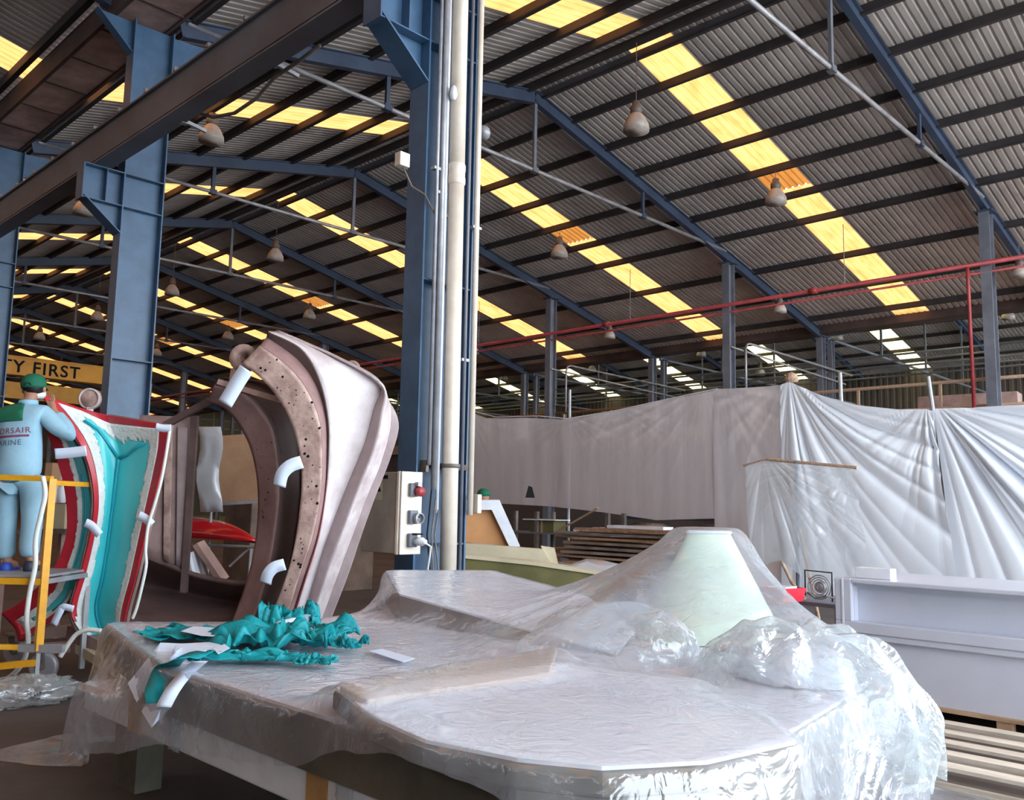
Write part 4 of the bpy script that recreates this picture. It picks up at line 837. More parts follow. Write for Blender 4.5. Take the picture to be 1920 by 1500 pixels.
paper([(566, 866), (545, 874), (530, 890), (524, 912)], 7.6, .11, 'curled white paper strip halfway up the rim of the tall brown mould', curl=.03)
paper([(534, 1058), (515, 1064), (503, 1078), (498, 1094)], 7.6, .1, 'curled white paper strip low on the rim of the tall brown mould', curl=.03)
def hose(px, D, r, m, label, cat='hose'): 
    D = D if isinstance(D, (list, tuple)) else [D]*len(px); P = [dep(a, b, d) for (a, b), d in zip(px, D)]
    return one('hose', MB().tube([cr3(P, k/40) for k in range(41)], r, 8), M[m], label, cat, smooth=True)
hose([(318, 808), (310, 860), (301, 905), (290, 945), (278, 985), (273, 1030), (274, 1060), (266, 1100), (256, 1140), (248, 1160)], 7.48, .014, 'hose', 'white vacuum hose running down the right edge of the turquoise mould')
hose([(80, 893), (85, 925), (78, 960), (67, 1010), (66, 1060), (56, 1110), (50, 1160), (53, 1200), (44, 1240), (20, 1268), (-20, 1290)], [7.0]*7+[7.05, 7.1, 7.15, 7.2], .02, 'hose', 'white hose hanging from the scaffold rail down to the floor')
hose([(190, 1183), (165, 1181), (145, 1188), (130, 1205), (113, 1231)], 7.35, .02, 'hose', 'short white hose end curling out below the turquoise mould')
# ---------------------------------------------------------------- scaffold
o7 = Vector((2.4, 7.8, 0)); sc_ = thing('work_platform', 'yellow steel work platform the worker stands on', 'scaffold', o7)
PD = 7.15
def sb(nm_, a, b, D1, D2, w=.05, m='yellow'): part(nm_, MB().bar(dep(*a, D1)-o7, dep(*b, D2)-o7, w, w), M[m], sc_)
def zfix(p, z): return Vector((p.x, p.y, z))
p_tr = dep(98, 898, PD); p_br = dep(76, 1207, PD+.05)
part('corner_post', MB().bar(zfix(p_tr, p_br.z-.02)-o7+Vector((0, 0, 0)), p_tr-o7, .055, .055), M['yellow'], sc_)
q0 = dep(-60, 893, PD-.0); part('guard_rail', MB().bar(q0-o7, p_tr-o7, .05, .045), M['yellow'], sc_)
a = zfix(p_tr, .93); a2 = zfix(q0, .93); part('platform_rail', MB().bar(a2-o7, a-o7, .05, .05), M['yellow'], sc_)
part('deck', MB().prism([a2-o7+Vector((0, 0, .03)), a-o7+Vector((0, 0, .03)), a+FWH*.75-o7+Vector((0, 0, .03)), a2+FWH*.75-o7+Vector((0, 0, .03))], (0, 0, 0), (0, 0, .02)), M['galv'], sc_)
for dz in (.93, 1.72):
    part('side_rail', MB().bar(zfix(p_tr, dz)-o7, zfix(p_tr+FWH*.75, dz)-o7, .04, .04), M['yellow' if dz > 1 else 'galv'], sc_)
part('rear_post', MB().bar(zfix(p_tr+FWH*.75, .12)-o7, zfix(p_tr+FWH*.75, 1.72)-o7, .04, .04), M['galv'], sc_)
part('foot_rail', MB().bar(zfix(a2, .22)-o7, zfix(a, .30)-o7, .05, .05).bar(zfix(a2, .42)-o7, zfix(a, .36)-o7+FWH*.3, .04, .04), M['yellow'], sc_)
part('foot_bar', MB().bar(zfix(a, p_br.z)-o7-RH*.15, zfix(a, p_br.z)-o7+RH*.2, .05, .06), M['galv'], sc_)
c_ = zfix(p_tr, .06)-o7; part('foot_wheel', MB().lathe([(0, -.02), (.05, -.02), (.06, 0), (.05, .02), (0, .02)], (c_.x, c_.y, .06), 16, R3), M['black'], sc_); part('foot_stem', MB().bar((c_.x, c_.y, .06), (c_.x, c_.y, p_br.z), .03, .03), M['galv'], sc_)
# clear bag on the floor
def blob(name, c, d, m, label, cat, seed=1, n=28, rough=.25, par=None, freq=4, flat=0):
    from mathutils import noise
    rows = []
    for j in range(n+1):
        th = PI*j/n; row = []
        for i in range(2*n+1):
            ph = 2*PI*(i % (2*n))/(2*n); v = Vector((math.sin(th)*math.cos(ph), math.sin(th)*math.sin(ph), math.cos(th)))
            k = 1+rough*(abs(noise.noise(v*freq+Vector((seed, 0, 0))))*2-.5)+rough*.5*(abs(noise.noise(v*freq*2.3+Vector((seed, 5, 0))))*2-.5)
            p = Vector((v.x*d[0], v.y*d[1], v.z*d[2]))*k
            if flat and p.z < -d[2]*flat: p.z = -d[2]*flat
            row.append(p+Vector(c))
        rows.append(row)
    return one(name, MB().grid(rows), M[m], label, cat, smooth=True)
M['bag'] = plastic('clear_bag', (226, 232, 236), op=.32, edge=.8, rough=.1, bump=.6, bscale=10, glossy=.5)
c = onz(35, 1300, .08); blob('plastic_bag', (c.x, c.y, .09), (.42, .3, .12), 'bag', 'shiny clear plastic bag lying on the floor at the lower left', 'plastic bag', 3, flat=.7)
# things on shelves behind the worker
o8 = dep(90, 960, 9.6); sh_ = thing('side_bench', 'cluttered bench behind the scaffold post', 'bench', (o8.x, o8.y, 0)); o8 = Vector((o8.x, o8.y, 0))
zt_ = dep(90, 992, 9.6).z
part('bench_top', MB().prism([dep(-60, 995, 9.5)-o8, dep(122, 992, 9.5)-o8, dep(122, 992, 9.5)+FWH*.6-o8, dep(-60, 995, 9.5)+FWH*.6-o8], (0, 0, 0), (0, 0, -.05)), M['lamp_body'], sh_)
for px in (10, 74, 118): p = dep(px, 995, 9.7)-o8; part('leg', MB().bar((p.x, p.y, 0), (p.x, p.y, p.z-.03), .09, .05), M['gutter'], sh_)
def boxat(name, label, px0, px1, py0, py1, D, dep_, m, cat='box'):
    a = dep(px0, py1, D); b = dep(px1, py1, D); tz = dep(px0, py0, D).z; o = (a+b)/2; o.z = a.z
    w = (b-a).length; t = thing(name, label, cat, o, math.atan2(RH.y, RH.x))
    part('box', MB().b2(-w/2, w/2, 0, dep_, 0, tz-a.z), M[m], t, bevel=.006); part('flap', MB().b2(-w/2, w/2, -.004, dep_*.5, tz-a.z, tz-a.z+.006), M[m], t); return t
boxat('storage_box', 'white storage box on the bench behind the scaffold post', 70, 120, 945, 991, 9.62, .35, 'beigem')
boxat('storage_box', 'small white labelled box above the white storage box, left of the narrow mould', 92, 122, 872, 900, 9.8, .3, 'white')
boxat('storage_box', 'brown carton right beside the waist of the worker', 82, 96, 868, 905, 9.6, .3, 'card')
boxat('cleaning_bottle', 'dark red box on the bench beside the white hose', 76, 92, 900, 944, 9.7, .2, 'redt')
for i, px in enumerate((104, 114)):
    p = dep(px, 943, 9.7); t = thing('bottle', ('left-hand', 'right-hand')[i]+' white bottle on the storage box beside the narrow mould', 'bottle', p, 0)
    part('body', MB().lathe([(.0, 0), (.045, 0), (.05, .02), (.05, .15), (.02, .19), (.02, .22), (0, .22)], n=14), M['white'], t, smooth=True); part('cap', MB().lathe([(.024, .22), (.024, .25), (0, .25)], n=12), M['redt'], t)
p = dep(82, 948, 9.4); one('rag', MB().grid([[p+RH*(.03*i-.07)+Vector((0, 0, .06*j-.15))+FWH*.02*math.sin(i*2+j) for i in range(5)] for j in range(6)]), M['turq_d'], 'blue rag hanging on the bench next to the white hose', 'cloth', smooth=True, thick=.006)
# ---------------------------------------------------------------- people
M['skin'] = mat('skin', (176, 128, 102), (160, 112, 88), 6, .55); M['hair'] = mat('black_hair', (24, 20, 20), rough=.5)
M['jacket'] = mat('pale_blue_cloth', (150, 188, 206), (132, 172, 192), 3, .85, bump=.5, bscale=5); M['green'] = mat('green_cloth', (10, 104, 76), (6, 88, 64), 5, .8, bump=.2, bscale=12)
M['maroon'] = mat('maroon_print', (128, 56, 78), rough=.8); M['greyprint'] = mat('dark_grey_print', (66, 84, 100), rough=.8); M['shoe'] = mat('dark_shoe', (38, 46, 62), rough=.6); M['bluecover'] = mat('blue_shoe_cover', (40, 74, 170), rough=.5)
def skinned(name, verts, edges, radii, m, parent, root=0, sub=2, smooth=True):
    me = bpy.data.meshes.new(name); me.from_pydata([tuple(v) for v in verts], edges, []); o = bpy.data.objects.new(name, me); C.objects.link(o)
    o.modifiers.new('skin', 'SKIN').use_smooth_shade = True; 
    for i, d in enumerate(me.skin_vertices[0].data):
        r_ = radii[i]; d.radius = (r_, r_) if not isinstance(r_, tuple) else r_; d.use_root = (i == root)
    s = o.modifiers.new('sub', 'SUBSURF'); s.levels = sub; s.render_levels = sub
    bpy.context.view_layer.update(); me2 = bpy.data.meshes.new_from_object(o.evaluated_get(bpy.context.evaluated_depsgraph_get())); bpy.data.objects.remove(o)
    q = bpy.data.objects.new(name, me2); C.objects.link(q); me2.materials.clear(); me2.materials.append(m); me2.polygons.foreach_set('use_smooth', [True]*len(me2.polygons))
    if parent: q.parent = parent
    return q
def chain(vs, es, rs, pts, rad, start=None):
    base = len(vs); 
    for p, r_ in zip(pts, rad): vs.append(Vector(p)); rs.append(r_)
    if start is not None: es.append((start, base))
    for i in range(len(pts)-1): es.append((base+i, base+i+1))
    return base+len(pts)-1
ft = zfix(dep(47, 1070, 7.42), .98); wo = dep(58, 1070, 7.42); wo.z = .98
rzw = math.atan2(RH.y, RH.x)
w = thing('person', 'worker seen from behind in a green cap and pale blue overalls, reaching to the mould', 'person', wo, rzw); w.rotation_euler = (0, -.085, rzw)
# body local frame: x picture-right, y away, z up; hips at .86, shoulders 1.36, head 1.5-1.66
vs, es, rs = [], [], []
hip = chain(vs, es, rs, [(-.10, 0, .84)], [.08])
top = chain(vs, es, rs, [(-.10, 0, 1.0), (-.09, .01, 1.16), (-.08, .0, 1.30), (-.05, .01, 1.39), (-.02, .03, 1.46), (-.01, .04, 1.54)], [.09, .1, .1, .065, .05, .075], hip)
vs.append(Vector((-.0, .04, 1.60))); rs.append(.08); es.append((top, len(vs)-1)); 
sh = 3+0
rarm = chain(vs, es, rs, [(.10, .02, 1.33), (.22, .04, 1.20), (.31, .06, 1.12), (.22, .08, 1.26), (.15, .10, 1.37), (.12, .11, 1.43)], [.06, .05, .042, .036, .026, .03], 3)
larm = chain(vs, es, rs, [(-.27, .02, 1.32), (-.36, .08, 1.15), (-.38, .2, 1.05), (-.30, .33, 1.12)], [.06, .05, .042, .03], 3)
for sx_, foot in ((.02, (-.01, 0)), (-.2, (-.23, .05))):
    e = chain(vs, es, rs, [(sx_, 0, .78), (sx_-.005, .0, .45), (foot[0], foot[1], .09), (foot[0]+.01, foot[1]+.13, .045)], [.065, .05, .04, .038], hip)
hb = rarm
for i, (dx, L1) in enumerate(((-.03, .07), (-.012, .08), (.006, .082), (.022, .07))):
    chain(vs, es, rs, [(.118+dx, .125, 1.47), (.112+dx-.01, .135, 1.475+L1*.4), (.10+dx-.015, .16, 1.48+L1*.55)], [.0095, .009, .0085], hb)
chain(vs, es, rs, [(.09, .11, 1.445), (.068, .115, 1.47), (.058, .13, 1.495)], [.012, .01, .009], hb)
skinned('body', vs, es, rs, M['skin'], w)
# jacket
vs, es, rs = [], [], []
a0 = chain(vs, es, rs, [(-.10, 0, .72), (-.10, 0, .95), (-.09, 0, 1.10), (-.085, 0, 1.24), (-.075, 0, 1.34), (-.05, .01, 1.41)], [(.20, .15), (.20, .145), (.195, .145), (.20, .14), (.155, .115), (.07, .07)])
chain(vs, es, rs, [(.10, .02, 1.335), (.22, .04, 1.20), (.33, .06, 1.11), (.24, .08, 1.25), (.17, .10, 1.34)], [.085, .085, .075, .062, .05], 4)
chain(vs, es, rs, [(-.27, .02, 1.335), (-.37, .08, 1.15), (-.39, .2, 1.05), (-.32, .31, 1.10)], [.085, .08, .07, .05], 4)
jk = skinned('jacket', vs, es, rs, M['jacket'], w, root=0)
vs, es, rs = [], [], []
b0 = chain(vs, es, rs, [(-.10, 0, .86)], [(.17, .14)])
for sx_, foot in ((.015, (-.01, 0)), (-.205, (-.24, .05))):
    chain(vs, es, rs, [(sx_, 0, .74), (sx_, -.005, .55), (sx_-.005, .0, .40), (foot[0], foot[1]-.01, .2), (foot[0], foot[1], .11)], [.115, .098, .088, .085, .082], b0)
skinned('trousers', vs, es, rs, M['jacket'], w)
# green yoke across the shoulders: cut from the jacket surface
bmj = bmesh.new(); bmj.from_mesh(jk.data)
bmesh.ops.bisect_plane(bmj, geom=bmj.verts[:]+bmj.edges[:]+bmj.faces[:], plane_co=(0, 0, 1.27), plane_no=(0, 0, -1), clear_outer=True)
bmesh.ops.bisect_plane(bmj, geom=bmj.verts[:]+bmj.edges[:]+bmj.faces[:], plane_co=(.12, 0, 0), plane_no=(1, 0, .1), clear_outer=True)
for v in bmj.verts: v.co += v.normal*.006
me = bpy.data.meshes.new('yoke'); bmj.to_mesh(me); bmj.free(); yk = bpy.data.objects.new('yoke', me); C.objects.link(yk); yk.parent = w; me.materials.clear(); me.materials.append(M['green'])
yk.modifiers.new('sol', 'SOLIDIFY').thickness = .004
part('collar', MB().lathe([(.075, 1.40), (.078, 1.45), (.072, 1.462), (.066, 1.45)], (-.03, .02, 0), 18), M['jacket'], w, smooth=True)
# cap, hair, ears, mask strap
hc = Vector((.0, .045, 1.585))
part('hair', MB().lathe([(.02, -.09), (.072, -.06), (.088, -.01), (.086, .04), (.03, .08)], hc, 20), M['hair'], w, smooth=True)
cap = MB().lathe([(.094, -.018), (.098, .0), (.1, .03), (.085, .075), (.05, .102), (.0, .11)], hc, 28)
cp = part('cap', cap, M['green'], w, smooth=True, thick=.004); part('brim', MB().prism([hc+Vector((-.075, .07, -.01)), hc+Vector((-.05, .16, -.02)), hc+Vector((.05, .16, -.02)), hc+Vector((.075, .07, -.01))], (0, 0, 0), (0, 0, .006)), M['green'], cp)
part('cap_button', MB().lathe([(.012, .108), (.008, .116), (0, .118)], hc, 10), M['green'], cp)
part('cap_opening', MB().prism([hc+Vector((.032*math.cos(a), -.101+.006*abs(math.cos(a)), .024*math.sin(a)-.003)) for a in [x*PI/8 for x in range(9)]], (0, 0, 0), (0, -.003, 0)), M['hair'], cp)
for sx_ in (-1, 1): part('ear', MB().lathe([(0, -.03), (.012, -.02), (.017, 0), (.012, .02), (0, .03)], hc+Vector((.088*sx_, .005, -.03)), 10), M['skin'], w, smooth=True)
part('mask', MB().lathe([(.06, -.07), (.078, -.045), (.08, -.02), (.074, .0)], hc+Vector((0, .04, -.035)), 20), M['white'], w, smooth=True)
def shoe(c, m, nm_='shoe'): part(nm_, MB().lathe([(.0, 0), (.052, .0), (.055, .03), (.05, .06), (.04, .085), (.0, .09)], c, 18, Matrix.Diagonal((.95, 1.0, 1))).lathe([(0, 0), (.046, 0), (.05, .02), (.04, .05), (0, .065)], Vector(c)+Vector((0, .11, 0)), 18, Matrix.Diagonal((1, 1.5, 1))), M[m], w, smooth=True)
shoe((-.01, .0, .0), 'shoe'); shoe((-.235, .05, .0), 'bluecover', 'shoe_cover')
# printing on the back, laid onto the jacket surface
from mathutils.bvhtree import BVHTree
bv = BVHTree.FromPolygons([v.co for v in jk.data.vertices], [p.vertices for p in jk.data.polygons])
def printed(name, s, size, m, x, z, bold=0):
    q = text_mesh(name, s, size, m, w, Matrix.Translation((x, -.6, z)) @ RX, extrude=0, bold=bold)
    for v in q.data.vertices:
        hit = bv.ray_cast(Vector((v.co.x, -1, v.co.z)), Vector((0, 1, 0)))[0]
        if hit: v.co.y = hit.y-.004
    return q
printed('lettering', 'CORSAIR', .072, M['maroon'], -.275, 1.165); printed('lettering', 'MARINE', .066, M['greyprint'], -.275, 1.065)
g_ = MB(); rows = [[Vector((-.28+.32*i/20, (bv.ray_cast(Vector((-.28+.32*i/20, -1, z)), Vector((0, 1, 0)))[0] or Vector((0, -.14, 0))).y-.004, z)) for i in range(21)] for z in (1.133, 1.142, 1.151)]
part('printed_stripe', g_.grid(rows), M['maroon'], w)
# second worker, almost hidden behind the beige mould
w2 = dep(907, 925, 14.2); w2.z = 0
t = thing('person', 'person in a green cap, only the head showing above the beige mould', 'person', w2, rzw); t.scale = (1.1, 1.1, 1.1)
vs, es, rs = [], [], []
hip = chain(vs, es, rs, [(0, 0, .9)], [.11]); top = chain(vs, es, rs, [(0, 0, 1.1), (0, 0, 1.3), (0, .0, 1.4), (0, .03, 1.48), (0, .04, 1.56)], [.12, .13, .07, .05, .08], hip)
for s_ in (-1, 1):
    chain(vs, es, rs, [(.17*s_, 0, 1.33), (.24*s_, .05, 1.1), (.2*s_, .25, 1.0), (.17*s_, .3, 1.0)], [.06, .045, .035, .03], 2)
    chain(vs, es, rs, [(.09*s_, 0, .8), (.1*s_, 0, .45), (.1*s_, 0, .08), (.1*s_, .12, .04)], [.09, .06, .04, .035], hip)
skinned('body', vs, es, rs, M['jacket'], t)
hc = Vector((0, .04, 1.60)); part('head', MB().lathe([(0, -.13), (.05, -.11), (.08, -.03), (.085, .03), (.05, .07)], hc, 18), M['skin'], t, smooth=True)
part('cap', MB().lathe([(.094, -.0), (.1, .03), (.085, .075), (.05, .102), (.0, .11)], hc, 20), M['green'], t, smooth=True, thick=.004)
b_ = dep(993, 922, 14.6); one('curtain_flap', MB().prism([b_+RH*-.07+Vector((0, 0, -.1)), b_+RH*.09+Vector((0, 0, -.1)), b_+RH*.04+Vector((0, 0, .08)), b_+RH*-.02+Vector((0, 0, .1))], (0, 0, 0), FWH*.03), M['black'], 'small black triangular flap at the lower edge of the curtain', 'flap')
# ---------------------------------------------------------------- foreground: moulds under a clear plastic cover
def zz(px, py, z): v = onz(px, py, z); return (v.x, v.y)
PA = [(2.0, 1.95), (2.0, 4.2), (2.38, 5.95), (3.35, 5.2), (4.35, 5.5), (5.0, 3.9), (4.25, 1.75), (2.9, 1.55), (2.6, 1.6), (2.2, 1.74)]
PB = [zz(624, 1287, .885), zz(700, 1345, .885), zz(794, 1386, .885), zz(969, 1421, .885), zz(1130, 1437, .885), zz(1330, 1426, .885), zz(1500, 1388, .885), zz(1300, 1275, .885), zz(1025, 1238, .885)]
PC = [(3.93, 4.86), (4.5, 5.75), (5.45, 5.5), (5.3, 4.3), (4.6, 3.35), (3.95, 3.0)]
FLG = [onz(636, 1284, .93), onz(1045, 1214, .94), onz(1030, 1262, .90), onz(690, 1312, .90)]
CT = (Vector((4.86, 3.11, 1.48)), Vector((5.01, 2.96, 1.46)))
GX0, GX1, GY0, GY1, RS = .6, 7.0, -.4, 7.2, .02
NX, NY = int((GX1-GX0)/RS)+1, int((GY1-GY0)/RS)+1
XX, YY = np.meshgrid(GX0+RS*np.arange(NX), GY0+RS*np.arange(NY), indexing='ij')
def inpoly(P):
    ins = np.zeros(XX.shape, bool); n = len(P)
    for i in range(n):
        x1, y1 = P[i]; x2, y2 = P[(i+1) % n]
        c = ((y1 > YY) != (y2 > YY)) & (XX < (x2-x1)*(YY-y1)/((y2-y1) or 1e-9)+x1); ins ^= c
    return ins
H = np.zeros(XX.shape)
def put(mask, z):
    global H
    H = np.where(mask, np.maximum(H, z), H)
put(inpoly(PA), .80)
put(inpoly([(2.0, .6), (2.0, 5.3), (2.4, 5.3), (2.4, .6)]), .56)
put(inpoly(PB), .885)
put(inpoly([(v.x, v.y) for v in FLG]), .935)
put(inpoly(PC), .98+(YY-4.8)*.09)
d0 = CT[0]; d1 = CT[1]; ux, uy = (d1.x-d0.x), (d1.y-d0.y); LL = math.hypot(ux, uy); ux /= LL; uy /= LL
tt = np.clip((XX-d0.x)*ux+(YY-d0.y)*uy, 0, LL); dd = np.hypot(XX-d0.x-tt*ux, YY-d0.y-tt*uy)
H = np.maximum(H, np.where(dd < .5, 1.485-np.maximum(0, dd-.045)*1.9, 0))
FAN = [(4.86, 4.35, .98), (4.1, 4.0, .9), (3.62, 3.72, .83), (3.3, 3.15, .86), (3.6, 2.75, .84), (4.0, 2.45, 1.0), (4.35, 2.25, 1.1), (5.0, 2.2, .8), (5.75, 2.5, .5), (5.85, 3.3, .5), (5.5, 4.2, .8)]
AX, AY = 4.94, 3.03
fa = [(math.atan2(b-AY, a-AX), math.hypot(a-AX, b-AY), c) for a, b, c in FAN]; fa.sort(); fa = [(fa[-1][0]-2*PI,)+fa[-1][1:]]+fa+[(fa[0][0]+2*PI,)+fa[0][1:]]
TH = np.arctan2(YY-AY, XX-AX); RR = np.hypot(XX-AX, YY-AY); RB = np.interp(TH, [q[0] for q in fa], [q[1] for q in fa]); ZB = np.interp(TH, [q[0] for q in fa], [q[2] for q in fa])
FR_ = np.clip((RR-.13)/(RB-.13), 0, 1); FZ = 1.48-(1.48-ZB)*(FR_**.8)
WR = (np.abs(np.sin(TH*9+1.3*np.sin(TH*3)))**.7*.6+np.abs(np.sin(TH*17+2*np.sin(TH*4+RR)))*.4)
H = np.maximum(H, np.where(RR < RB, FZ-.075*WR*np.sin(FR_*PI), 0))
LC = (4.12, 2.05); lr = np.sqrt(((XX-LC[0])/.5)**2+((YY-LC[1])/.5)**2)
H = np.maximum(H, np.where(lr < 1, .5+.5*np.sqrt(np.maximum(0, 1-lr**2)), 0)*(lr < 1))
def blur(A, k):
    for _ in range(k):
        A = (A+np.roll(A, 1, 0)+np.roll(A, -1, 0))/3; A = (A+np.roll(A, 1, 1)+np.roll(A, -1, 1))/3
    return A
def dil(A):
    B = A.copy()
    for dx in (-1, 0, 1):
        for dy in (-1, 0, 1): B = np.maximum(B, np.roll(np.roll(A, dx, 0), dy, 1))
    return B
HS = blur(dil(dil(dil(H))), 2); HGX, HGY = np.gradient(HS, RS)
def samp(A, x, y):
    fx = np.clip((x-GX0)/RS, 0, NX-1.001); fy = np.clip((y-GY0)/RS, 0, NY-1.001); i = fx.astype(int); j = fy.astype(int); a = fx-i; b = fy-j
    return A[i, j]*(1-a)*(1-b)+A[i+1, j]*a*(1-b)+A[i, j+1]*(1-a)*b+A[i+1, j+1]*a*b
def drape(x0, x1, y0, y1, sp, slack, steps, iters=10, seed=1, zstart=1.55, skew=None, eps=.008, damp=.97):
    n, m = int((x1-x0)/sp)+1, int((y1-y0)/sp)+1; rg = np.random.RandomState(seed)
    X, Y = np.meshgrid(np.linspace(x0, x1, n), np.linspace(y0, y1, m), indexing='ij')
    P = np.stack([X, Y, np.maximum(samp(blur(H, 26), X, Y)+.03, .15)+.02*rg.rand(n, m)], -1)
    if skew: P = skew(P)
    Pp = P.copy(); L0 = sp*(1+slack)
    bx = blur(rg.randn(*P.shape[:2]), 3)*.6
    L0 = L0*(1+np.clip(bx, -.06, .06))
    def con(A, B, L, k=1.0):
        d = B-A; ln = np.sqrt((d*d).sum(-1))+1e-9; c = ((ln-L)/ln*k*.5)[..., None]*d
        A += c; B -= c
    def con1(A, B, L, k):       # resist compression only a little, stretch fully
        d = B-A; ln = np.sqrt((d*d).sum(-1))+1e-9; e = ln-L; e = np.where(e < 0, e*k, e); c = (e/ln*.5)[..., None]*d
        A += c; B -= c
    dt2 = 9.8*(1/55)**2
    for s in range(steps):
        V = (P-Pp)*damp; V = np.clip(V, -.02, .02); Pp = P.copy(); P = P+V; P[..., 2] -= dt2
        for it in range(iters):
            for o_ in (0, 1):
                con(P[o_:-1:2][:, :], P[o_+1::2][:, :][:len(P[o_:-1:2])], L0[o_:-1:2], 1.0)
                a = P[:, o_:-1:2]; b = P[:, o_+1::2][:, :a.shape[1]]; con(a, b, L0[:, o_:-1:2], 1.0)
            if it % 2 == 0:
                Ld = L0*1.4142
                for o_ in (0, 1):
                    a = P[o_:-1:2, :-1]; b = P[o_+1::2, 1:][:a.shape[0]]; con1(a, b, Ld[o_:-1:2, :-1], .3)
                    a = P[o_:-1:2, 1:]; b = P[o_+1::2, :-1][:a.shape[0]]; con1(a, b, Ld[o_:-1:2, 1:], .3)
                for o_ in range(3):
                    a = P[o_:-3:4]; b = P[o_+3::4][:len(a)]; con1(a, b, L0[o_:-3:4]*3*.97, .12)
                    a = P[:, o_:-3:4]; b = P[:, o_+3::4][:, :a.shape[1]]; con1(a, b, L0[:, o_:-3:4]*3*.97, .12)
            if it % 3 == 2 or it == iters-1:
                h = samp(HS, P[..., 0], P[..., 1])+eps; pen = h-P[..., 2]; c = pen > 0
                gx = samp(HGX, P[..., 0], P[..., 1]); gy = samp(HGY, P[..., 0], P[..., 1]); g2 = gx*gx+gy*gy+1; k = np.where(c, np.clip(pen, 0, .06 if s > 5 else 1)/g2, 0)
                P[..., 0] -= gx*k; P[..., 1] -= gy*k; P[..., 2] += k
                fr = np.where(c, .35, 0)[..., None]; P[..., :2] = P[..., :2]*(1-fr)+Pp[..., :2]*fr
                P[..., 2] = np.maximum(P[..., 2], .012)
    return P
def cloth_mesh(P):
    n, m = P.shape[:2]; mb = MB(); mb.v = [tuple(map(float, q)) for q in P.reshape(-1, 3)]
    mb.f = [(i*m+j, (i+1)*m+j, (i+1)*m+j+1, i*m+j+1) for i in range(n-1) for j in range(m-1)]; return mb
M['mtop'] = mat('white_mould_skin', (236, 241, 250), (226, 232, 244), 1.5, .5); M['mtop2'] = mat('off_white_skin', (226, 226, 234), (208, 208, 216), 1.5, .5)
M['mside'] = mat('raw_laminate_side', (104, 98, 84), (78, 74, 66), 3, .6, bump=.3, bscale=8); M['plinth'] = mat('white_wrapped_plinth', (236, 238, 242), (222, 226, 232), 4, .35, bump=.2, bscale=8); M['tapeb'] = mat('tan_parcel_tape', (186, 146, 92), (168, 128, 78), 6, .3, bump=.2, bscale=20)
M['beigeroll'] = mat('beige_board_roll', (200, 184, 170), (186, 168, 154), 3, .6)
def polyslab(P, z0, z1, o): return MB().prism([Vector((x, y, z0))-o for x, y in P], (0, 0, 0), (0, 0, z1-z0))
oa = Vector((3.2, 3.2, 0)); ta = thing('low_mould', 'wide flat mould lying on a white wrapped plinth under the clear cover', 'mould', oa)
part('side_body', polyslab(PA, .575, .78, oa), M['mside'], ta); part('top_skin', polyslab([(oa.x+(x-oa.x)*.995, oa.y+(y-oa.y)*.995) for x, y in PA], .781, .795, oa), M['mtop2'], ta)
ob = Vector((2.9, 2.3, .796)); tb = thing('tray_mould', 'flat pointed mould with a bright white top, nearest the camera under the cover', 'mould', ob)
part('side_body', polyslab(PB, .797, .87, Vector((2.9, 2.3, .796))), M['mside'], tb, bevel=.012)
part('skirt', polyslab([PB[3], PB[4], PB[5], PB[6], (2.9, 1.53), (2.6, 1.58), (2.2, 1.72), (1.98, 1.93)], .575, .796, Vector((2.9, 2.3, .796))), M['mside'], tb)
ctr = (sum(p[0] for p in PB)/len(PB), sum(p[1] for p in PB)/len(PB))
part('top_skin', polyslab([(ctr[0]+(x-ctr[0])*.985, ctr[1]+(y-ctr[1])*.985) for x, y in PB], .871, .883, Vector((2.9, 2.3, .796))), M['mtop'], tb)
part('back_flange', MB().prism([Vector(v)-Vector((2.9, 2.3, .796)) for v in FLG], (0, 0, -.035), (0, 0, 0)), M['beigeroll'], tb, bevel=.008)
oc = Vector((4.6, 4.6, .797)); tcb = thing('block_mould', 'raised mould with a white top behind the turquoise scraps, under the cover', 'mould', oc)
def zc(y): return .98+(y-4.8)*.09
mb = MB(); n_ = len(PC); mb.add([Vector((x, y, .8))-oc for x, y in PC]+[Vector((x, y, zc(y)-.015))-oc for x, y in PC], [tuple(range(n_)), tuple(range(n_, 2*n_))]+[(i, (i+1) % n_, n_+(i+1) % n_, n_+i) for i in range(n_)])
part('side_body', mb, M['mside'], tcb); part('top_skin', MB().prism([Vector((x, y, zc(y)-.014))-oc for x, y in PC], (0, 0, 0), (0, 0, .012)), M['mtop'], tcb)
# support legs and plinth
op_ = Vector((2.2, 3.0, 0)); tp_ = thing('plinth', 'white plastic-wrapped plinth beam with tan tape along the front of the cover', 'plinth', op_)
part('beam', MB().b2(-.17, .16, -2.4, 2.3, .42, .565), M['plinth'], tp_, bevel=.01)
for y in (1.62, -.03, -1.3): part('tape_band', MB().b2(-.175, .165, y-.07, y+.07, .416, .569), M['tapeb'], tp_)
for y in (1.15, -.22): part('crumpled_wrap', MB().grid([[(-.178-.008*abs(math.sin(i*2.2+j*1.3)), y-.05+.02*i, .42+.0148*j) for i in range(6)] for j in range(11)]), M['sheet2'], tp_, smooth=True, thick=.003)
for y in (-1.9, .1, 2.1): part('support_block', MB().b2(.0, .15, y-.15, y+.15, 0, .42), M['mside'], tp_)
one('support_trestle', MB().b2(3.5, 3.65, 2.0, 4.8, .0, .57), M['mside'], 'dark trestle under the far side of the low mould', 'trestle')
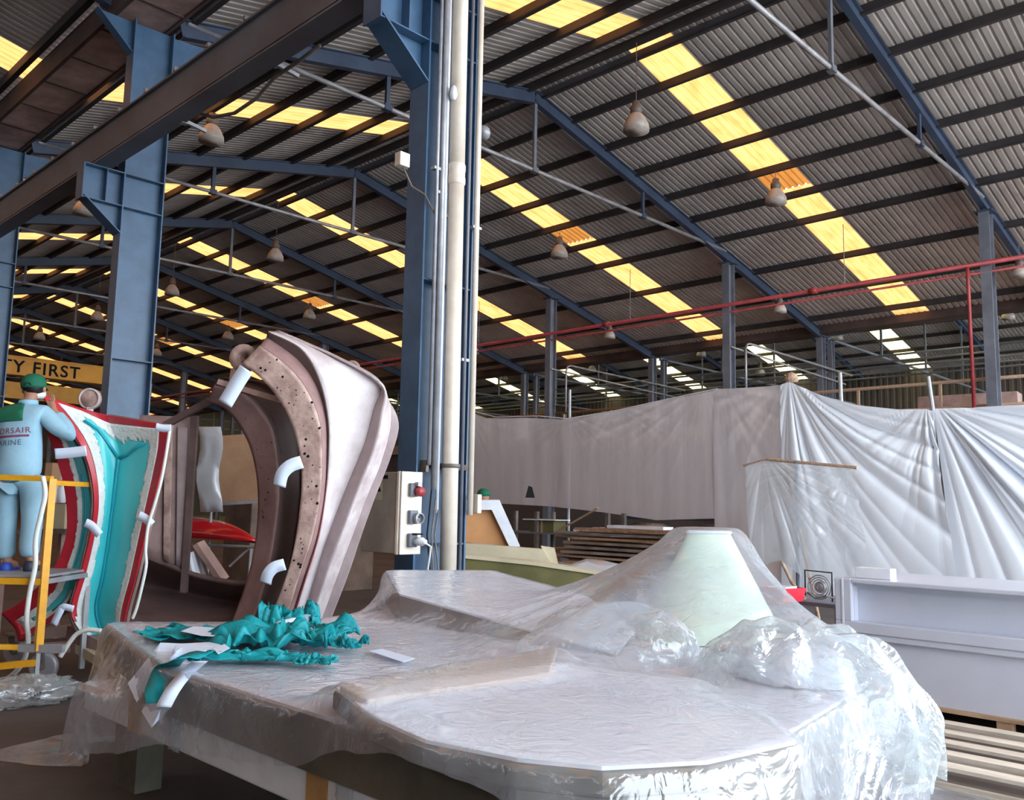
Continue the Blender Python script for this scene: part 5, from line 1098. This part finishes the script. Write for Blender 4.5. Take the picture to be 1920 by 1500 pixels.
# pale green upright
og = Vector((4.95, 3.03, .8)); tg = thing('green_fairing', 'pale green upright fairing tenting the clear cover at its peak', 'fairing', og)
prof = []
dn = Vector((-uy, ux, 0)); du = Vector((ux, uy, 0)); rows = []
for j in range(13):
    v = j/12; z = .0+.655*v; th = (.655-z)/1.95+.03; hw = LL/2+th; th *= .9; row = []
    for k in range(33):
        a = 2*PI*k/32; ca, sa = math.cos(a), math.sin(a)
        row.append(du*(hw*abs(ca)**.8*(1 if ca > 0 else -1))+dn*(th*abs(sa)*(1 if sa > 0 else -1))+Vector((0, 0, z)))
    rows.append(row)
part('shell', MB().grid(rows).add([p for p in rows[-1][:-1]], [tuple(range(32))]), M['palegreen'], tg, smooth=True)
part('rim', MB().tube([p+Vector((0, 0, .005)) for p in rows[-1]], .012, 8), M['mtop'], tg, smooth=True)
lb_ = onz(1240, 1050, .8)
# stuffing under the big crumple
blob('foam_bundle', (LC[0], LC[1], .82+.0), (.28, .28, .16), 'mtop', 'white bundle inside the crumpled plastic at the right', 'bundle', 8, n=20, rough=.12, flat=.1)
M['cover'] = plastic('clear_cover', (226, 232, 244), op=.17, edge=.48, rough=.14, bump=.55, bscale=7, glossy=.4, transl=.45, opnoise=.1, opscale=2.2)
M['crumple'] = plastic('crumpled_clear', (230, 240, 244), op=.2, edge=.72, rough=.1, bump=.7, bscale=6, glossy=.55, transl=.5, opnoise=.15, opscale=5, vor=5)
import time as _t; _t0 = _t.time()
def sk(P):
    s_ = np.clip((P[..., 1]-4.1)/1.3, 0, 1); s_ = s_*s_*(3-2*s_); P[..., 0] -= .5*s_*(1-(P[..., 0]-1.74)/4.2); return P
PD1 = drape(1.73, 5.9, .3, 6.75, .03, .006, 110, 10, 2, skew=sk)
tag(cloth_mesh(PD1).build('plastic_cover', M['cover'], None, smooth=True, fix=False, sub=1), 'large clear plastic cover draped over the moulds in the foreground, tented by the green fairing', 'plastic cover')
# second, crumpled sheet on the right
HB = HS.copy(); i0 = samp
def crumple_sheet(c, d, seed, name, label, mtl, n=56, amp=.05, drop=None):
    from mathutils import noise
    rows = []
    for j in range(n+1):
        row = []
        for i in range(n+1):
            u, v = i/n*2-1, j/n*2-1
            k = math.hypot(u, v); s = max(abs(u), abs(v)); 
            if k > 1e-6: uu, vv = u/k*s, v/k*s
            else: uu, vv = 0, 0
            q = Vector((uu, vv, 0)); r_ = q.length; ca = math.cos(r_*1.75); sa = math.sin(r_*1.75)
            p = Vector((c[0]+d[0]*sa*(uu/r_ if r_ > 1e-6 else 0), c[1]+d[1]*sa*(vv/r_ if r_ > 1e-6 else 0), c[2]+d[2]*ca if ca > 0 else c[2]+d[2]*ca*2.0))
            a_ = math.atan2(vv, uu)
            w = noise.noise(Vector((uu*2.4+.5*vv, vv*1.6, seed)), noise_basis='VORONOI_F1')*amp*1.5+noise.noise(Vector((uu*5+vv, vv*4, seed+4)), noise_basis='VORONOI_F1')*amp*.6+math.sin(a_*13+3*noise.noise(Vector((uu*2, vv*2, seed))))*amp*.3*min(1, r_*1.5)
            nn = Vector((uu*sa*d[2], vv*sa*d[2], ca*.6)).normalized() if r_ > 1e-6 else Vector((0, 0, 1))
            row.append(p+nn*w)
        rows.append(row)
    return tag(MB().grid(rows).build(name, mtl, None, smooth=True, fix=False, sub=1), label, 'plastic sheet')
crumple_sheet((4.07, 2.02, .6), (.46, .52, .48), 3, 'crumpled_plastic', 'big crumpled heap of clear plastic at the right end of the cover', M['crumple'], n=90, amp=.09)
crumple_sheet((4.0, 3.1, .84), (.42, .5, .16), 9, 'crumpled_plastic', 'low crumpled fold of clear plastic at the foot of the green fairing', M['crumple'], n=60, amp=.05)
print('DRAPE', _t.time()-_t0)
def hcov(x, y):    # height of the cover below a point
    d = (PD1[..., 0]-x)**2+(PD1[..., 1]-y)**2; k = int(d.argmin()); return float(PD1.reshape(-1, 3)[k, 2])
# turquoise scraps
M['scrap'] = mat('turquoise_mesh_scrap', (8, 150, 160), (20, 172, 178), 5, .5, transl=.3, bump=.3, bscale=40)
def scrap(pc, w, l, ang, seed, label, hgt=.06, n=30, name='film_scrap', mtl='scrap'):
    from mathutils import noise
    c = onz(pc[0], pc[1], .82); z0 = hcov(c.x, c.y)+.01; rows = []; ca, sa = math.cos(ang), math.sin(ang)
    for j in range(n+1):
        row = []
        for i in range(n+1):
            u, v = (i/n-.5), (j/n-.5)
            nx = noise.noise(Vector((u*4, v*4, seed))); ny = noise.noise(Vector((u*4+9, v*4, seed))); nz = abs(noise.noise(Vector((u*7, v*7, seed+3))))
            a = (u+nx*.32)*l; b = (v+ny*.32)*w
            x = c.x+a*ca-b*sa; y = c.y+a*sa+b*ca
            row.append(Vector((x, y, z0+.01+nz*hgt*2+.25*hgt*abs(noise.noise(Vector((u*19, v*19, seed)))))))
        rows.append(row)
    return one(name, MB().grid(rows), M[mtl], label, 'film scrap', 'turquoise scraps on the cover', smooth=True, thick=.002)
ar = math.atan2(RH.y, RH.x)
scrap((525, 1205), .62, .62, ar, 1, 'largest crumpled heap of turquoise film scraps on the plastic cover', .085, 44)
scrap((375, 1192), .5, .6, ar, 5, 'flat turquoise film piece at the far left of the scrap pile', .03)
scrap((460, 1238), .18, .5, ar+.1, 8, 'ragged turquoise strip in front of the scrap heap', .03)
scrap((590, 1245), .16, .18, ar, 11, 'turquoise tab sticking out in front right of the heap', .025)
scrap((635, 1215), .14, .26, ar-.3, 14, 'curled turquoise scrap at the right end of the heap', .05)
scrap((545, 1180), .2, .3, ar, 17, 'turquoise fold on top of the heap, in front of the white roll', .12)
p0 = [onz(395, 1222, .86), onz(340, 1235, .86), dep(305, 1255, 4.3), dep(288, 1290, 4.05), dep(290, 1318, 3.95)]
one('film_scrap', MB().grid([[cr3(p0, k/16)-RH*.04+Vector((0, 0, .01*math.sin(k))), cr3(p0, k/16), cr3(p0, k/16)+RH*.045+Vector((0, 0, .012*math.sin(k*1.7)))] for k in range(17)]), M['scrap'], 'turquoise strand trailing over the front corner of the cover', 'film scrap', 'turquoise scraps on the cover', smooth=True, thick=.003)
def flat_paper(px, label, lift=.012, z=.82):
    P = []
    for a, b in px:
        v = onz(a, b, z); P.append(Vector((v.x, v.y, hcov(v.x, v.y)+lift)))
    return one('paper_strip', MB().prism(P, (0, 0, 0), (0, 0, .002)), M['paper'], label, 'paper strip')
flat_paper([(338, 1204), (362, 1194), (415, 1198), (416, 1216), (375, 1213)], 'folded white paper on the left part of the turquoise scraps', .07)
flat_paper([(244, 1222), (300, 1214), (352, 1216), (330, 1230), (262, 1232)], 'pointed white paper sticking out left of the scraps', .035)
flat_paper([(272, 1238), (330, 1222), (400, 1218), (425, 1230), (350, 1240), (292, 1250)], 'creased white paper below the pointed one at the left of the scraps', .05)
flat_paper([(398, 1236), (420, 1226), (430, 1234), (408, 1246)], 'small white paper end poking out below the scraps', .06)
flat_paper([(692, 1221), (716, 1217), (778, 1235), (756, 1242)], 'single white paper strip lying alone right of the scraps', .012)
pp = [onz(375, 1240, .87), dep(350, 1262, 4.1), dep(325, 1292, 3.95), dep(306, 1326, 3.9)]
one('paper_strip', MB().grid([[cr3(pp, k/14)-RH*.035, cr3(pp, k/14)+RH*.035] for k in range(15)]), M['paper'], 'long white paper strip hanging over the front edge of the cover', 'paper strip', smooth=True, thick=.002)
q = onz(522, 1190, .82); q2_ = onz(575, 1180, .82); zr_ = max(hcov(q.x, q.y), hcov(q2_.x, q2_.y))+.055
t = thing('paper_roll', 'white paper roll lying behind the turquoise heap', 'roll', (q.x, q.y, zr_))
part('roll', MB().tube([(0, 0, 0), (q2_.x-q.x, q2_.y-q.y, 0)], [.035, .05], 20), M['paper'], t, smooth=True)
